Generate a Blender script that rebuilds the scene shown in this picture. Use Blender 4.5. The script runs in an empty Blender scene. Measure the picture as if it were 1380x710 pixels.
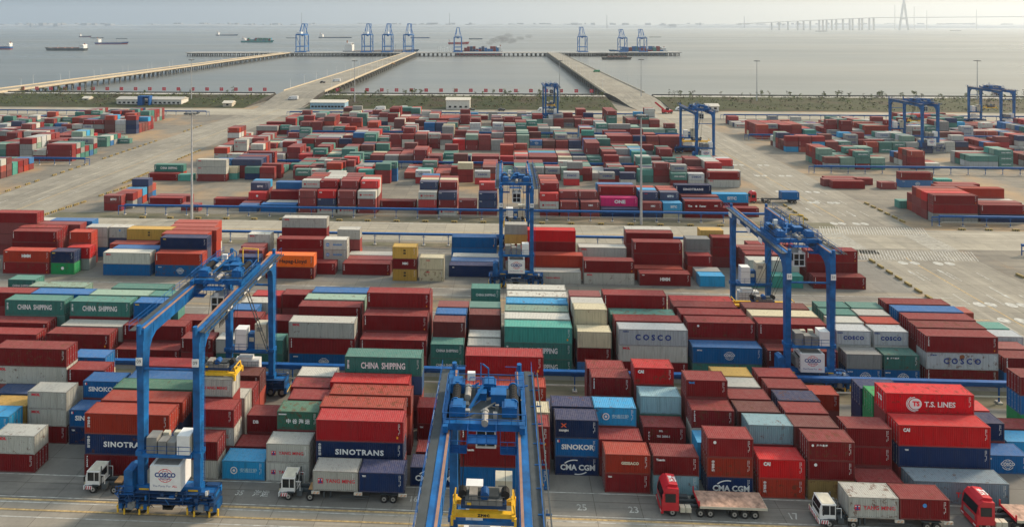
import bpy, math, random
import numpy as np
from mathutils import Vector, Matrix
R = math.radians
sc = bpy.context.scene
COL = sc.collection

# ---------------------------------------------------------------- camera, world, sun, exposure
CAM_H = 63.3
YAW = 0.0421
cd = bpy.data.cameras.new('camera'); cam = bpy.data.objects.new('camera', cd); COL.objects.link(cam)
cam.location = (0, 0, CAM_H); cam.rotation_euler = (R(90), 0, YAW)
cd.sensor_width = 36; cd.lens = 36 * 771 / 1380
cd.shift_x = (690 - 646) / 1380; cd.shift_y = -(355 - 33) / 1380
cd.clip_start = 1; cd.clip_end = 80000
sc.camera = cam
SUN_EL, SUN_AZ = 30, 66            # azimuth measured from +Y towards +X
w = bpy.data.worlds.new('World'); sc.world = w; w.use_nodes = True
nt = w.node_tree; nt.nodes.clear()
wo = nt.nodes.new('ShaderNodeOutputWorld'); bg = nt.nodes.new('ShaderNodeBackground')
sky = nt.nodes.new('ShaderNodeTexSky'); sky.sky_type = 'NISHITA'; sky.sun_disc = False
sky.sun_elevation = R(SUN_EL); sky.sun_rotation = R(SUN_AZ)
sky.air_density = 1.6; sky.dust_density = 4.0; sky.ozone_density = 1.5; sky.altitude = 50
# the overcast veil: the thin high cloud that greys the blue of the sky
veil = nt.nodes.new('ShaderNodeMix'); veil.data_type = 'RGBA'; veil.inputs[0].default_value = 0.90
tc = nt.nodes.new('ShaderNodeTexCoord'); dot = nt.nodes.new('ShaderNodeVectorMath'); dot.operation = 'DOT_PRODUCT'
dot.inputs[1].default_value = (math.sin(R(SUN_AZ)), math.cos(R(SUN_AZ)), 0)
ramp = nt.nodes.new('ShaderNodeValToRGB')
hm = nt.nodes.new('ShaderNodeMapRange')
for i_, x_ in enumerate((-1.0, 1.0, 0.0, 1.0)): hm.inputs[i_ + 1].default_value = x_
els = ramp.color_ramp.elements
els[0].position = 0.0; els[0].color = (4.0, 4.0, 3.9, 1); els[1].position = 0.97; els[1].color = (4.9, 4.5, 3.4, 1)
for ps_, c_ in ((0.30, (1.05, 1.6, 2.1, 1)), (0.68, (3.1, 3.3, 3.3, 1))): e = els.new(ps_); e.color = c_
nt.links.new(tc.outputs['Generated'], dot.inputs[0]); nt.links.new(dot.outputs['Value'], hm.inputs[0]); nt.links.new(hm.outputs[0], ramp.inputs[0])
# an overcast sky is brighter overhead than near the horizon
sx_ = nt.nodes.new('ShaderNodeSeparateXYZ'); nt.links.new(tc.outputs['Generated'], sx_.inputs[0])
zm = nt.nodes.new('ShaderNodeMapRange'); nt.links.new(sx_.outputs['Z'], zm.inputs[0])
for i_, x_ in enumerate((0.05, 1.0, 0.98, 2.9)): zm.inputs[i_ + 1].default_value = x_
sc_ = nt.nodes.new('ShaderNodeVectorMath'); sc_.operation = 'SCALE'
nt.links.new(ramp.outputs[0], sc_.inputs[0]); nt.links.new(zm.outputs[0], sc_.inputs[3])
nt.links.new(sky.outputs[0], veil.inputs[6]); nt.links.new(sc_.outputs[0], veil.inputs[7])
nt.links.new(veil.outputs[2], bg.inputs[0]); bg.inputs[1].default_value = 0.088
nt.links.new(bg.outputs[0], wo.inputs[0])
sd = bpy.data.lights.new('sun', 'SUN'); sun = bpy.data.objects.new('sun', sd); COL.objects.link(sun)
sd.energy = 2.7; sd.angle = R(10); sd.color = (1.0, 0.82, 0.62)
sdir = Vector((math.sin(R(SUN_AZ)) * math.cos(R(SUN_EL)), math.cos(R(SUN_AZ)) * math.cos(R(SUN_EL)), math.sin(R(SUN_EL))))
sun.rotation_euler = sdir.to_track_quat('Z', 'Y').to_euler()
sc.view_settings.view_transform = 'Standard'; sc.view_settings.look = 'None'
sc.view_settings.exposure = 0.80; sc.view_settings.gamma = 1
sc.render.engine = 'CYCLES'
sc.cycles.use_denoising = True
sc.cycles.max_bounces = 5; sc.cycles.diffuse_bounces = 3; sc.cycles.glossy_bounces = 2
sc.cycles.transmission_bounces = 2; sc.cycles.volume_bounces = 1
sc.cycles.caustics_reflective = False; sc.cycles.caustics_refractive = False

# ---------------------------------------------------------------- materials
def newmat(name):
    m = bpy.data.materials.new(name); m.use_nodes = True
    return m, m.node_tree, m.node_tree.nodes['Principled BSDF']
def nmix(nt, a, b, fac, blend='MIX'):
    n = nt.nodes.new('ShaderNodeMix'); n.data_type = 'RGBA'; n.blend_type = blend
    for sock, v in ((n.inputs[0], fac), (n.inputs[6], a), (n.inputs[7], b)):
        if hasattr(v, 'links') or hasattr(v, 'is_output'): nt.links.new(v, sock)
        else: sock.default_value = v if not isinstance(v, tuple) else (*v, 1)
    return n.outputs[2]
def noise(nt, scale, detail=3, vec=None, rough=0.55):
    n = nt.nodes.new('ShaderNodeTexNoise'); n.inputs['Scale'].default_value = scale
    n.inputs['Detail'].default_value = detail; n.inputs['Roughness'].default_value = rough
    if vec is not None: nt.links.new(vec, n.inputs['Vector'])
    return n.outputs['Fac']
def rng(nt, v, a, b, c=0.0, d=1.0):
    n = nt.nodes.new('ShaderNodeMapRange'); nt.links.new(v, n.inputs[0])
    for i, x in enumerate((a, b, c, d)): n.inputs[i + 1].default_value = x
    return n.outputs[0]
def mth(nt, op, a, b=0.0):
    n = nt.nodes.new('ShaderNodeMath'); n.operation = op
    for i, v in enumerate((a, b)):
        if isinstance(v, (int, float)): n.inputs[i].default_value = v
        else: nt.links.new(v, n.inputs[i])
    return n.outputs[0]
def mapping(nt, src, scale=(1, 1, 1)):
    n = nt.nodes.new('ShaderNodeMapping'); n.inputs['Scale'].default_value = scale
    nt.links.new(src, n.inputs[0]); return n.outputs[0]
_mc = {}
def mat(name, col, rough=0.6, metal=0.0, var=0.18, scale=1.2, spec=0.4):
    if name in _mc: return _mc[name]
    m, nt, p = newmat(name)
    t = nt.nodes.new('ShaderNodeTexCoord')
    n = noise(nt, scale, 4, t.outputs['Object'])
    c = nmix(nt, tuple(x * (1 - var) for x in col), tuple(min(1, x * (1 + var)) for x in col), rng(nt, n, 0.3, 0.7))
    nt.links.new(c, p.inputs['Base Color'])
    p.inputs['Roughness'].default_value = rough; p.inputs['Metallic'].default_value = metal
    p.inputs['Specular IOR Level'].default_value = spec
    _mc[name] = m; return m

def container_material(name, stuff):
    m, nt, p = newmat(name)
    t = nt.nodes.new('ShaderNodeTexCoord'); g = nt.nodes.new('ShaderNodeNewGeometry')
    if stuff:
        a = nt.nodes.new('ShaderNodeAttribute'); a.attribute_name = 'Col'; col = a.outputs['Color']; rnd = a.outputs['Alpha']
        vec = t.outputs['Object']
    else:
        o = nt.nodes.new('ShaderNodeObjectInfo'); col = o.outputs['Color']; rnd = o.outputs['Random']
        add = nt.nodes.new('ShaderNodeVectorMath'); add.operation = 'ADD'
        sc2 = nt.nodes.new('ShaderNodeCombineXYZ')
        k = mth(nt, 'MULTIPLY', rnd, 97.0); nt.links.new(k, sc2.inputs[0]); nt.links.new(k, sc2.inputs[1])
        nt.links.new(t.outputs['Object'], add.inputs[0]); nt.links.new(sc2.outputs[0], add.inputs[1]); vec = add.outputs[0]
    # paint fade and dirt
    big = noise(nt, 0.45, 4, vec); fine = noise(nt, 2.6, 5, vec, 0.65)
    streak = noise(nt, 1.0, 4, mapping(nt, vec, (3.2, 3.2, 0.25)), 0.6)
    c = nmix(nt, col, (0.40, 0.37, 0.33), mth(nt, 'MULTIPLY', rng(nt, big, 0.35, 0.75), 0.035))
    dk = nmix(nt, c, (0.035, 0.03, 0.028), mth(nt, 'MULTIPLY', rng(nt, streak, 0.50, 0.76), 0.36))
    c = dk
    # dust that settles on the roof panels (it stays with the container)
    sep = nt.nodes.new('ShaderNodeSeparateXYZ'); nt.links.new(g.outputs['Normal'], sep.inputs[0])
    up = rng(nt, sep.outputs['Z'], 0.5, 0.8)
    dust = mth(nt, 'MULTIPLY', up, rng(nt, fine, 0.25, 0.8, 0.04, 0.24))
    c = nmix(nt, c, (0.44, 0.345, 0.305), dust)
    # rust, some containers far more than others
    r2 = noise(nt, 1.1, 6, vec, 0.72)
    lev = mth(nt, 'MULTIPLY', rnd, rnd) if not stuff else mth(nt, 'MULTIPLY', rnd, 0.6)
    th = mth(nt, 'SUBTRACT', r2, mth(nt, 'SUBTRACT', 0.69, mth(nt, 'MULTIPLY', lev, 0.16)))
    c = nmix(nt, c, (0.13, 0.055, 0.03), mth(nt, 'MULTIPLY', rng(nt, th, 0, 0.05), 0.7))
    nt.links.new(c, p.inputs['Base Color'])
    p.inputs['Roughness'].default_value = 0.55; p.inputs['Specular IOR Level'].default_value = 0.08
    return m
CM = container_material('container_paint', False)
CMS = container_material('container_paint_far', True)
def frame_material():
    m, nt, p = newmat('container_frame')
    o = nt.nodes.new('ShaderNodeObjectInfo'); t = nt.nodes.new('ShaderNodeTexCoord')
    n = noise(nt, 2.5, 5, t.outputs['Object'], 0.7)
    c = nmix(nt, o.outputs['Color'], (0.10, 0.06, 0.045), rng(nt, n, 0.45, 0.75, 0.12, 0.65))
    nt.links.new(c, p.inputs['Base Color']); p.inputs['Roughness'].default_value = 0.65
    return m
CF = frame_material()
WHITE = mat('lettering_white', (0.78, 0.78, 0.76), 0.6, var=0.05)
STEEL = mat('galvanised_steel', (0.42, 0.43, 0.44), 0.45, 0.3)
BLUE = mat('crane_blue', (0.004, 0.098, 0.29), 0.55, var=0.4, scale=0.7)
BLUE2 = mat('rail_blue', (0.006, 0.085, 0.28), 0.6, var=0.2)
DKBLUE = mat('crane_dark_blue_steel', (0.008, 0.045, 0.13), 0.6)  # darker blue for bogies, wheel gear and headblocks
GREYD = mat('dark_walkway', (0.055, 0.065, 0.07), 0.8)
BLACK = mat('black_rubber', (0.018, 0.018, 0.018), 0.8)
HUB = mat('wheel_hub', (0.30, 0.28, 0.25), 0.6)
YEL = mat('crane_yellow', (0.78, 0.46, 0.03), 0.5)
YELK = mat('kerb_yellow', (0.30, 0.225, 0.085), 0.9, var=0.4)
CAB = mat('cabin_white', (0.74, 0.74, 0.72), 0.4, var=0.06)
BEIGE = mat('cabinet_beige', (0.50, 0.47, 0.37), 0.6, var=0.1)
GREYC = mat('cabinet_grey', (0.20, 0.20, 0.19), 0.7)
GLASS = mat('dark_glass', (0.012, 0.016, 0.02), 0.15, var=0.0, spec=0.35)
RAILB = mat('rail_brown', (0.30, 0.17, 0.12), 0.7)
REDP = mat('truck_red', (0.50, 0.018, 0.03), 0.35, var=0.1)
RUSTY = mat('flatbed_deck', (0.42, 0.27, 0.20), 0.8, var=0.45, scale=1.6)
CONC = mat('concrete', (0.42, 0.40, 0.36), 0.85, var=0.15)
CONCW = mat('pale_concrete', (0.58, 0.54, 0.46), 0.85, var=0.12)
PAVEW = mat('road_paint_white', (0.40, 0.395, 0.36), 0.85, var=0.42, scale=1.1)
PAVEY = mat('road_paint_yellow', (0.44, 0.31, 0.14), 0.85, var=0.4, scale=2.0)
BARK = mat('bark', (0.09, 0.07, 0.05), 0.9)
REDS = mat('sign_red', (0.48, 0.03, 0.05), 0.6)

# ---------------------------------------------------------------- helpers
def tag(o, label=None, cat=None, group=None, kind=None):
    if label: o['label'] = label
    if cat: o['category'] = cat
    if group: o['group'] = group
    if kind: o['kind'] = kind
    return o
def empty(name, loc, rz=0.0, **kw):
    o = bpy.data.objects.new(name, None); COL.objects.link(o); o.location = loc; o.rotation_euler.z = rz
    o.empty_display_size = 0.5
    return tag(o, **kw)
class MB:
    """collects faces with material indices, then becomes one mesh"""
    def __init__(s): s.v = []; s.f = []; s.mi = []; s.mats = []; s.cur = 0
    def m(s, material):
        if material not in s.mats: s.mats.append(material)
        s.cur = s.mats.index(material); return s
    def face(s, pts):
        n = len(s.v); s.v += [tuple(p) for p in pts]; s.f.append(tuple(range(n, n + len(pts)))); s.mi.append(s.cur); return s
    def poly(s, vs, fs):
        n = len(s.v); s.v += [tuple(p) for p in vs]
        for f in fs: s.f.append(tuple(i + n for i in f)); s.mi.append(s.cur)
        return s
    def box(s, x0, x1, y0, y1, z0, z1):
        return s.poly([(x0, y0, z0), (x1, y0, z0), (x1, y1, z0), (x0, y1, z0), (x0, y0, z1), (x1, y0, z1), (x1, y1, z1), (x0, y1, z1)],
                      [(3, 2, 1, 0), (4, 5, 6, 7), (0, 1, 5, 4), (1, 2, 6, 5), (2, 3, 7, 6), (3, 0, 4, 7)])
    def cbox(s, c, d):
        return s.box(c[0] - d[0] / 2, c[0] + d[0] / 2, c[1] - d[1] / 2, c[1] + d[1] / 2, c[2] - d[2] / 2, c[2] + d[2] / 2)
    def tube(s, a, b, r, n=6, r2=None, caps=True):
        a, b = Vector(a), Vector(b); r2 = r if r2 is None else r2
        q = (b - a).to_track_quat('Z', 'Y')
        vs = []
        for c, rr in ((a, r), (b, r2)):
            for i in range(n):
                t = 2 * math.pi * (i + 0.5) / n
                vs.append(c + q @ Vector((rr * math.cos(t), rr * math.sin(t), 0)))
        fs = [(i, (i + 1) % n, n + (i + 1) % n, n + i) for i in range(n)]
        if caps: fs += [tuple(range(n - 1, -1, -1)), tuple(range(n, 2 * n))]
        return s.poly(vs, fs)
    def bar(s, a, b, wd, h=None):
        h = h or wd; a, b = Vector(a), Vector(b); d = (b - a).normalized()
        up = Vector((0, 0, 1)) if abs(d.z) < 0.95 else Vector((0, 1, 0))
        sx = d.cross(up).normalized() * wd / 2; sy = sx.cross(d).normalized() * h / 2
        vs = [c + i * sx + j * sy for c in (a, b) for i, j in ((-1, -1), (1, -1), (1, 1), (-1, 1))]
        return s.poly(vs, [(0, 1, 2, 3), (7, 6, 5, 4), (0, 4, 5, 1), (1, 5, 6, 2), (2, 6, 7, 3), (3, 7, 4, 0)])
    def prism(s, pts, y0, y1, axis='y'):
        """extrude a polygon given in (x, z) along y, or in (y, z) along x"""
        n = len(pts)
        if axis == 'y': vs = [(p[0], y0, p[1]) for p in pts] + [(p[0], y1, p[1]) for p in pts]
        else: vs = [(y0, p[0], p[1]) for p in pts] + [(y1, p[0], p[1]) for p in pts]
        return s.poly(vs, [tuple(range(n)), tuple(range(2 * n - 1, n - 1, -1))] + [(i + n, (i + 1) % n + n, (i + 1) % n, i) for i in range(n)])
    def railing(s, pts, h=1.1, step=1.8, r=0.035):
        for a, b in zip(pts[:-1], pts[1:]):
            a, b = Vector(a), Vector(b); L = (b - a).length; n = max(1, int(L / step))
            for i in range(n + 1):
                q = a.lerp(b, i / n); s.tube(q, q + Vector((0, 0, h)), r, 4)
            for k in (0.5, 1.0): s.tube(a + Vector((0, 0, h * k)), b + Vector((0, 0, h * k)), r, 4)
        return s
    def mesh(s, name, fix=True):
        me = bpy.data.meshes.new(name); me.from_pydata(s.v, [], s.f)
        for x in s.mats: me.materials.append(x)
        me.polygons.foreach_set('material_index', s.mi)
        if fix:
            import bmesh
            bm = bmesh.new(); bm.from_mesh(me); bmesh.ops.recalc_face_normals(bm, faces=bm.faces); bm.to_mesh(me); bm.free()
        me.update(); return me
    def build(s, name, parent=None, loc=(0, 0, 0), fix=True):
        return put(s.mesh(name, fix), name, parent, loc)
def put(me, name, parent=None, loc=(0, 0, 0), rot=None, color=None):
    o = bpy.data.objects.new(name, me); COL.objects.link(o); o.location = loc
    if rot: o.rotation_euler = rot
    if parent: o.parent = parent
    if color: o.color = (*color, 1)
    return o
def children_of(o):
    return [c for c in CH.get(o.name, [])]
CH = {}
def copy_tree(o, loc, rz=None, parent=None, **kw):
    c = o.copy(); COL.objects.link(c); c.location = loc
    if rz is not None: c.rotation_euler.z = rz
    if parent: c.parent = parent
    tag(c, **kw)
    for ch in list(o.children):
        copy_tree(ch, ch.location, None, c)
    return c
_tc = {}
def text_mesh(s, size, m, bold=0.0, align='LEFT', spacing=1.0, sx=1.0):
    k = (s, size, m.name, bold, align, spacing, sx)
    if k in _tc: return _tc[k]
    c = bpy.data.curves.new('t', 'FONT'); c.body = s; c.size = size; c.align_x = align; c.align_y = 'CENTER'
    c.resolution_u = 2; c.offset = bold; c.space_character = spacing
    o = bpy.data.objects.new('t', c); COL.objects.link(o)
    dg = bpy.context.evaluated_depsgraph_get()
    me = bpy.data.meshes.new_from_object(o.evaluated_get(dg)); bpy.data.objects.remove(o); bpy.data.curves.remove(c)
    me.materials.clear(); me.materials.append(m)
    if sx != 1:
        for v in me.vertices: v.co.x *= sx
    me.update(); _tc[k] = me; return me
def mesh_arrays(me):
    return [tuple(v.co) for v in me.vertices], [tuple(p.vertices) for p in me.polygons]
def ground_mat(name, base, dark, light, streak=None, sand=None, joints=(6.0, 4.5)):
    m, nt, p = newmat(name)
    t = nt.nodes.new('ShaderNodeTexCoord'); v = t.outputs['Object']
    n1 = noise(nt, 0.02, 5, v); n2 = noise(nt, 0.22, 5, v, 0.65); n3 = noise(nt, 1.8, 4, v, 0.7)
    c = nmix(nt, dark, base, rng(nt, n1, 0.3, 0.65))
    c = nmix(nt, c, light, rng(nt, n2, 0.45, 0.85, 0, 0.7))
    c = nmix(nt, c, tuple(x * 0.55 for x in dark), mth(nt, 'MULTIPLY', rng(nt, n3, 0.5, 0.9), 0.35))
    if streak:     # tyre marks and joints along the travel direction
        n4 = noise(nt, 1.0, 4, mapping(nt, v, streak), 0.6)
        c = nmix(nt, c, tuple(x * 0.6 for x in dark), rng(nt, n4, 0.52, 0.74, 0, 0.55))
        n5 = noise(nt, 1.0, 3, mapping(nt, v, tuple(x * 0.35 for x in streak)), 0.6)
        c = nmix(nt, c, tuple(min(1, x * 1.2) for x in light), rng(nt, n5, 0.55, 0.8, 0, 0.5))
    if joints:     # cast slabs: slightly different from one to the next, dark joints between
        br = nt.nodes.new('ShaderNodeTexBrick'); nt.links.new(v, br.inputs['Vector']); br.offset = 0.0
        br.inputs['Color1'].default_value = (.90, .90, .90, 1); br.inputs['Color2'].default_value = (1.08, 1.07, 1.05, 1); br.inputs['Mortar'].default_value = (.55, .53, .5, 1)
        br.inputs['Scale'].default_value = 1.0; br.inputs['Mortar Size'].default_value = 0.05; br.inputs['Brick Width'].default_value = joints[0]; br.inputs['Row Height'].default_value = joints[1]
        c = nmix(nt, c, br.outputs['Color'], 0.85, 'MULTIPLY')
        n7 = noise(nt, 0.11, 6, v, 0.75)      # oil and repair patches
        c = nmix(nt, c, tuple(x * 0.5 for x in dark), rng(nt, n7, 0.58, 0.68, 0, 0.5))
    if sand:
        n6 = noise(nt, 0.03, 6, v, 0.6)
        c = nmix(nt, c, sand, rng(nt, n6, 0.5, 0.66, 0, 0.8))
    nt.links.new(c, p.inputs['Base Color']); p.inputs['Roughness'].default_value = 0.85
    p.inputs['Specular IOR Level'].default_value = 0.25
    b = nt.nodes.new('ShaderNodeBump'); b.inputs['Strength'].default_value = 0.3; b.inputs['Distance'].default_value = 0.05
    nt.links.new(n3, b.inputs['Height']); nt.links.new(b.outputs[0], p.inputs['Normal'])
    return m
ORD = ['', 'first', 'second', 'third', 'fourth', 'fifth', 'sixth', 'seventh', 'eighth', 'ninth', 'tenth', 'eleventh', 'twelfth', 'thirteenth',
       'fourteenth', 'fifteenth', 'sixteenth', 'seventeenth', 'eighteenth', 'nineteenth', 'twentieth', 'twenty-first', 'twenty-second', 'twenty-third', 'twenty-fourth']
rnd = random.Random(7)
def sheet(name, x0, x1, y0, y1, z, m, kind='structure'):
    b = MB().m(m); b.face([(x0, y0, z), (x1, y0, z), (x1, y1, z), (x0, y1, z)])
    return tag(b.build(name, fix=False), kind=kind)
# ================================================================ THE SETTING
GND = ground_mat('yard_concrete', (0.235, 0.212, 0.172), (0.145, 0.134, 0.115), (0.30, 0.27, 0.215), (0.05, 1.3, 1), (0.37, 0.245, 0.13))
LANE = ground_mat('asphalt_lane', (0.225, 0.212, 0.187), (0.145, 0.138, 0.125), (0.29, 0.272, 0.235), (0.12, 1.5, 1))
RUNW = ground_mat('runway_concrete', (0.36, 0.325, 0.265), (0.24, 0.22, 0.185), (0.43, 0.39, 0.32), (0.05, 1.8, 1))
ROADY = ground_mat('concrete_road', (0.30, 0.275, 0.225), (0.20, 0.185, 0.155), (0.40, 0.37, 0.30), (1.1, 0.03, 1))
ROADX = ground_mat('cross_road', (0.36, 0.33, 0.265), (0.26, 0.24, 0.195), (0.47, 0.43, 0.35), (0.03, 1.0, 1))
GRASS = ground_mat('levee_grass', (0.050, 0.056, 0.021), (0.028, 0.038, 0.013), (0.082, 0.078, 0.034), (0.02, 0.5, 1), (0.062, 0.043, 0.028), joints=None)
REVET = ground_mat('levee_stone', (0.09, 0.088, 0.08), (0.05, 0.05, 0.048), (0.13, 0.125, 0.115), joints=None)
sheet('ground', -2600, 2600, -300, 489, 0, GND)
WZ = -3.0
# water: rippled, silty
m, nt, p = newmat('estuary_water')
t = nt.nodes.new('ShaderNodeTexCoord'); v = t.outputs['Object']
n1 = noise(nt, 0.0016, 5, mapping(nt, v, (0.35, 1, 1)), 0.6); n2 = noise(nt, 0.35, 5, mapping(nt, v, (0.5, 1, 1)), 0.65)
n3 = noise(nt, 0.02, 4, mapping(nt, v, (0.3, 1, 1)), 0.6)
c = nmix(nt, (0.11, 0.135, 0.145), (0.22, 0.215, 0.19), rng(nt, n1, 0.3, 0.7))
nt.links.new(c, p.inputs['Base Color']); nt.links.new(rng(nt, noise(nt, 0.004, 6, mapping(nt, v, (0.22, 1, 1)), 0.65), 0.3, 0.7, 0.24, 0.42), p.inputs['Roughness']); p.inputs['IOR'].default_value = 1.33
b = nt.nodes.new('ShaderNodeBump'); b.inputs['Strength'].default_value = 0.22; b.inputs['Distance'].default_value = 0.35
nt.links.new(mth(nt, 'ADD', n2, mth(nt, 'MULTIPLY', n3, 3.0)), b.inputs['Height']); nt.links.new(b.outputs[0], p.inputs['Normal'])
sheet('water', -12800, 12800, 488, 11500, WZ, m)
# levee: grassy bank with a crest road and a stone face to the water
LV0, LV1, LV2, LV3 = 424, 474, 482, 492
def levee(x0, x1):
    b = MB(); n = max(2, int((x1 - x0) / 12))
    rows = []
    for i in range(n + 1):
        x = x0 + (x1 - x0) * i / n; q = math.sin(x * 0.05) * 0.25
        rows.append([(x, LV0, 0.01), (x, LV0 + 12, 0.9 + q), (x, LV0 + 26, 2.3 - q), (x, LV1, 4.0), (x, LV2, 4.02), (x, LV2 + 0.5, 5.0), (x, LV2 + 1.0, 5.0), (x, LV3, WZ - 1)])
    for r0, r1 in zip(rows[:-1], rows[1:]):
        for k in range(7):
            b.m((GRASS, GRASS, GRASS, CONC, REVET, REVET, REVET)[k]); b.face([r0[k], r1[k], r1[k + 1], r0[k + 1]])
    for r in (rows[0], rows[-1]):
        b.m(REVET); b.face([(r[0][0], LV3, -0.5)] + [(r[0][0], LV0, -0.5)] + r[:-1])
    return tag(b.build('levee_bank'), kind='structure')
levee(-2600, -196); levee(-150, 84); levee(124, 2600)
# Y-parallel roads, ramping up to the piers
def ramp_road(name, xa0, xa1, y_end_x0, y_end_x1):
    b = MB().m(ROADY)
    prof = [(-120, .012), (425, .012), (440, .6), (470, 4.1), (482, 4.7), (493, 4.9)]
    for (ya, za), (yb, zb) in zip(prof[:-1], prof[1:]):
        f0 = max(0, (ya - 425) / 68); f1 = max(0, (yb - 425) / 68)
        b.face([(xa0 + (y_end_x0 - xa0) * f0, ya, za), (xa1 + (y_end_x1 - xa1) * f0, ya, za), (xa1 + (y_end_x1 - xa1) * f1, yb, zb), (xa0 + (y_end_x0 - xa0) * f1, yb, zb)])
    # embankment sides under the ramp
    b.m(REVET)
    for s0, s1 in ((xa0, y_end_x0), (xa1, y_end_x1)):
        for (ya, za), (yb, zb) in zip(prof[1:-1], prof[2:]):
            f0 = (ya - 425) / 68; f1 = (yb - 425) / 68; x0 = s0 + (s1 - s0) * f0; x1 = s0 + (s1 - s0) * f1
            b.face([(x0, ya, za), (x1, yb, zb), (x1, yb, -4), (x0, ya, -4)])
    return tag(b.build(name, fix=False), kind='structure')
ramp_road('pier_road', -187, -153, -192, -156)
ramp_road('yard_road', 98.8, 127, 87, 120)
sheet('cross_road', -2000, 2000, 166.2, 181.6, 0.020, ROADX)
sheet('shore_road', -2000, 2000, 392, 420, 0.016, ROADX)
for nm, y0, y1 in (('truck_lane', 74.0, 77.9), ('truck_lane', 121.0, 125.6), ('truck_lane', 133.0, 137.0), ('truck_lane', 157.6, 161.0)):
    sheet(nm, -150, 104, y0, y1, 0.008, LANE)
sheet('crane_runway', -150, 104, 60, 73.9, 0.009, RUNW)
sheet('yard_apron', -150, 104, 77.95, 98, 0.004, ground_mat('stained_slab', (0.215, 0.205, 0.183), (0.13, 0.125, 0.113), (0.285, 0.27, 0.235)))
sheet('yard_apron', -150, 104, 102.5, 120.6, 0.005, bpy.data.materials['stained_slab'])
sheet('yard_apron', -150, 104, 139.0, 157.3, 0.005, bpy.data.materials['stained_slab'])
SCRUB = ground_mat('scrub_verge', (0.17, 0.155, 0.105), (0.10, 0.10, 0.06), (0.24, 0.22, 0.17), (0.03, 1.2, 1), (0.26, 0.21, 0.15), joints=None)
sheet('verge', -150, 104, 97.9, 102.4, 0.012, SCRUB)
sheet('verge', -150, 104, 162.2, 165.0, 0.012, SCRUB)
sheet('verge', -150, 104, 181.9, 187.0, 0.022, SCRUB)

# ---- painted markings (each line of paint lies on the ground: one mesh per set)
def lines(name, segs, m, z, wd=0.15):
    b = MB().m(m)
    for (x0, y0, x1, y1) in segs:
        d = Vector((x1 - x0, y1 - y0, 0)); n = Vector((-d.y, d.x, 0)).normalized() * wd / 2
        b.face([(x0 + n.x, y0 + n.y, z), (x0 - n.x, y0 - n.y, z), (x1 - n.x, y1 - n.y, z), (x1 + n.x, y1 + n.y, z)])
    return tag(b.build(name, fix=False), kind='structure')
lines('lane_marking', [(-150, 77.85, 104, 77.85), (-150, 74.15, 104, 74.15), (-150, 73.3, 104, 73.3), (-150, 71.1, 104, 71.1)], PAVEW, 0.022, 0.13)
lines('lane_marking', [(-150, 73.72, 104, 73.72), (-150, 72.15, 104, 72.15)], PAVEY, 0.026, 0.24)
lines('lane_marking', [(-150, 121.2, 104, 121.2), (-150, 125.4, 104, 125.4), (-150, 133.2, 104, 133.2), (-150, 136.8, 104, 136.8), (-150, 157.8, 104, 157.8)], PAVEW, 0.020, 0.16)
lines('lane_marking', [(-150, 127, 104, 127), (-150, 131.5, 104, 131.5)], PAVEY, 0.018, 0.2)
seg = []
for y in range(50, 420, 12):
    if 163 < y < 185: continue
    for x in (-178.5, -170, -161.5): seg.append((x, y, x, y + 5))
    for x in (105.5, 113, 120.5): seg.append((x, y, x, y + 5))
lines('lane_marking', seg, PAVEW, 0.028, 0.22)
lines('lane_marking', [(x, 40, x, 160) for x in (109,)] + [(x, 188, x, 420) for x in (109, -166)] + [(-166, 40, -166, 164)], PAVEY, 0.030, 0.3)
lines('lane_marking', [(-145, 173.8, 100, 173.8)], PAVEY, 0.032, 0.3)
lines('lane_marking', [(-145, 166.6, 100, 166.6), (-145, 181.2, 100, 181.2)], PAVEW, 0.032, 0.25)
hat = []                                   # hatched border of the crossing
for i in range(40): hat.append((96.5 + i * .78, 158.5, 99.5 + i * .78, 164.8))
for i in range(40): hat.append((96 + i * .8, 177, 99 + i * .8, 183.6))
for i in range(22): hat.append((120, 164.6 + i * .58, 127.5, 165.8 + i * .58)); hat.append((95, 164.6 + i * .58, 102.5, 165.8 + i * .58))
lines('hatched_box', hat, PAVEW, 0.036, 0.20)
b = MB().m(PAVEW)                           # the row of painted ovals
for y, xs in ((127, (107, 110.5, 118, 121.5)), (134, (107.5, 110, 114.5, 117)), (156.5, (106, 109, 115, 118)), (186.5, (105, 107.5, 112, 114.5)),
              (208, (109, 111, 116, 118)), (221, (104, 107, 115, 118)), (244, (106, 109, 116, 119)), (262, (104, 107, 115, 118))):
    for x in xs:
        b.face([(x + 1.15 * math.cos(a * math.pi / 8), y + 1.15 * math.sin(a * math.pi / 8), 0.038) for a in range(16)])
tag(b.build('painted_ovals', fix=False), kind='structure')
b = MB().m(PAVEW)                           # lane arrows
for x, y, dy in ((104, 146, 1), (112, 147, 1), (117, 143, -1), (122, 132, -1), (104, 196, 1), (116, 199, -1), (112, 214, -1), (-150, 190, 1), (-168, 205, -1), (-152, 240, 1), (-165, 262, -1)):
    b.face([(x - .14, y, .04), (x + .14, y, .04), (x + .14, y + 4 * dy, .04), (x - .14, y + 4 * dy, .04)][::dy])
    b.face([(x - .55, y + 4 * dy, .04), (x + .55, y + 4 * dy, .04), (x, y + 6 * dy, .04)][::dy])
tag(b.build('lane_arrows', fix=False), kind='structure')
for s, x, y, sz in (('25', 9.6, 75.5, 1.35), ('23', 16.3, 75.4, 1.35), ('17', 36.6, 75.3, 1.35), ('16', -12.6, 75.9, 1.2), ('35', -36.2, 75.9, 1.1), ('海运', -33.8, 75.9, 1.1)):
    o = put(text_mesh(s, sz, PAVEW, 0.02), 'lane_number', None, (x, y, 0.03)); tag(o, kind='structure')

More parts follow.
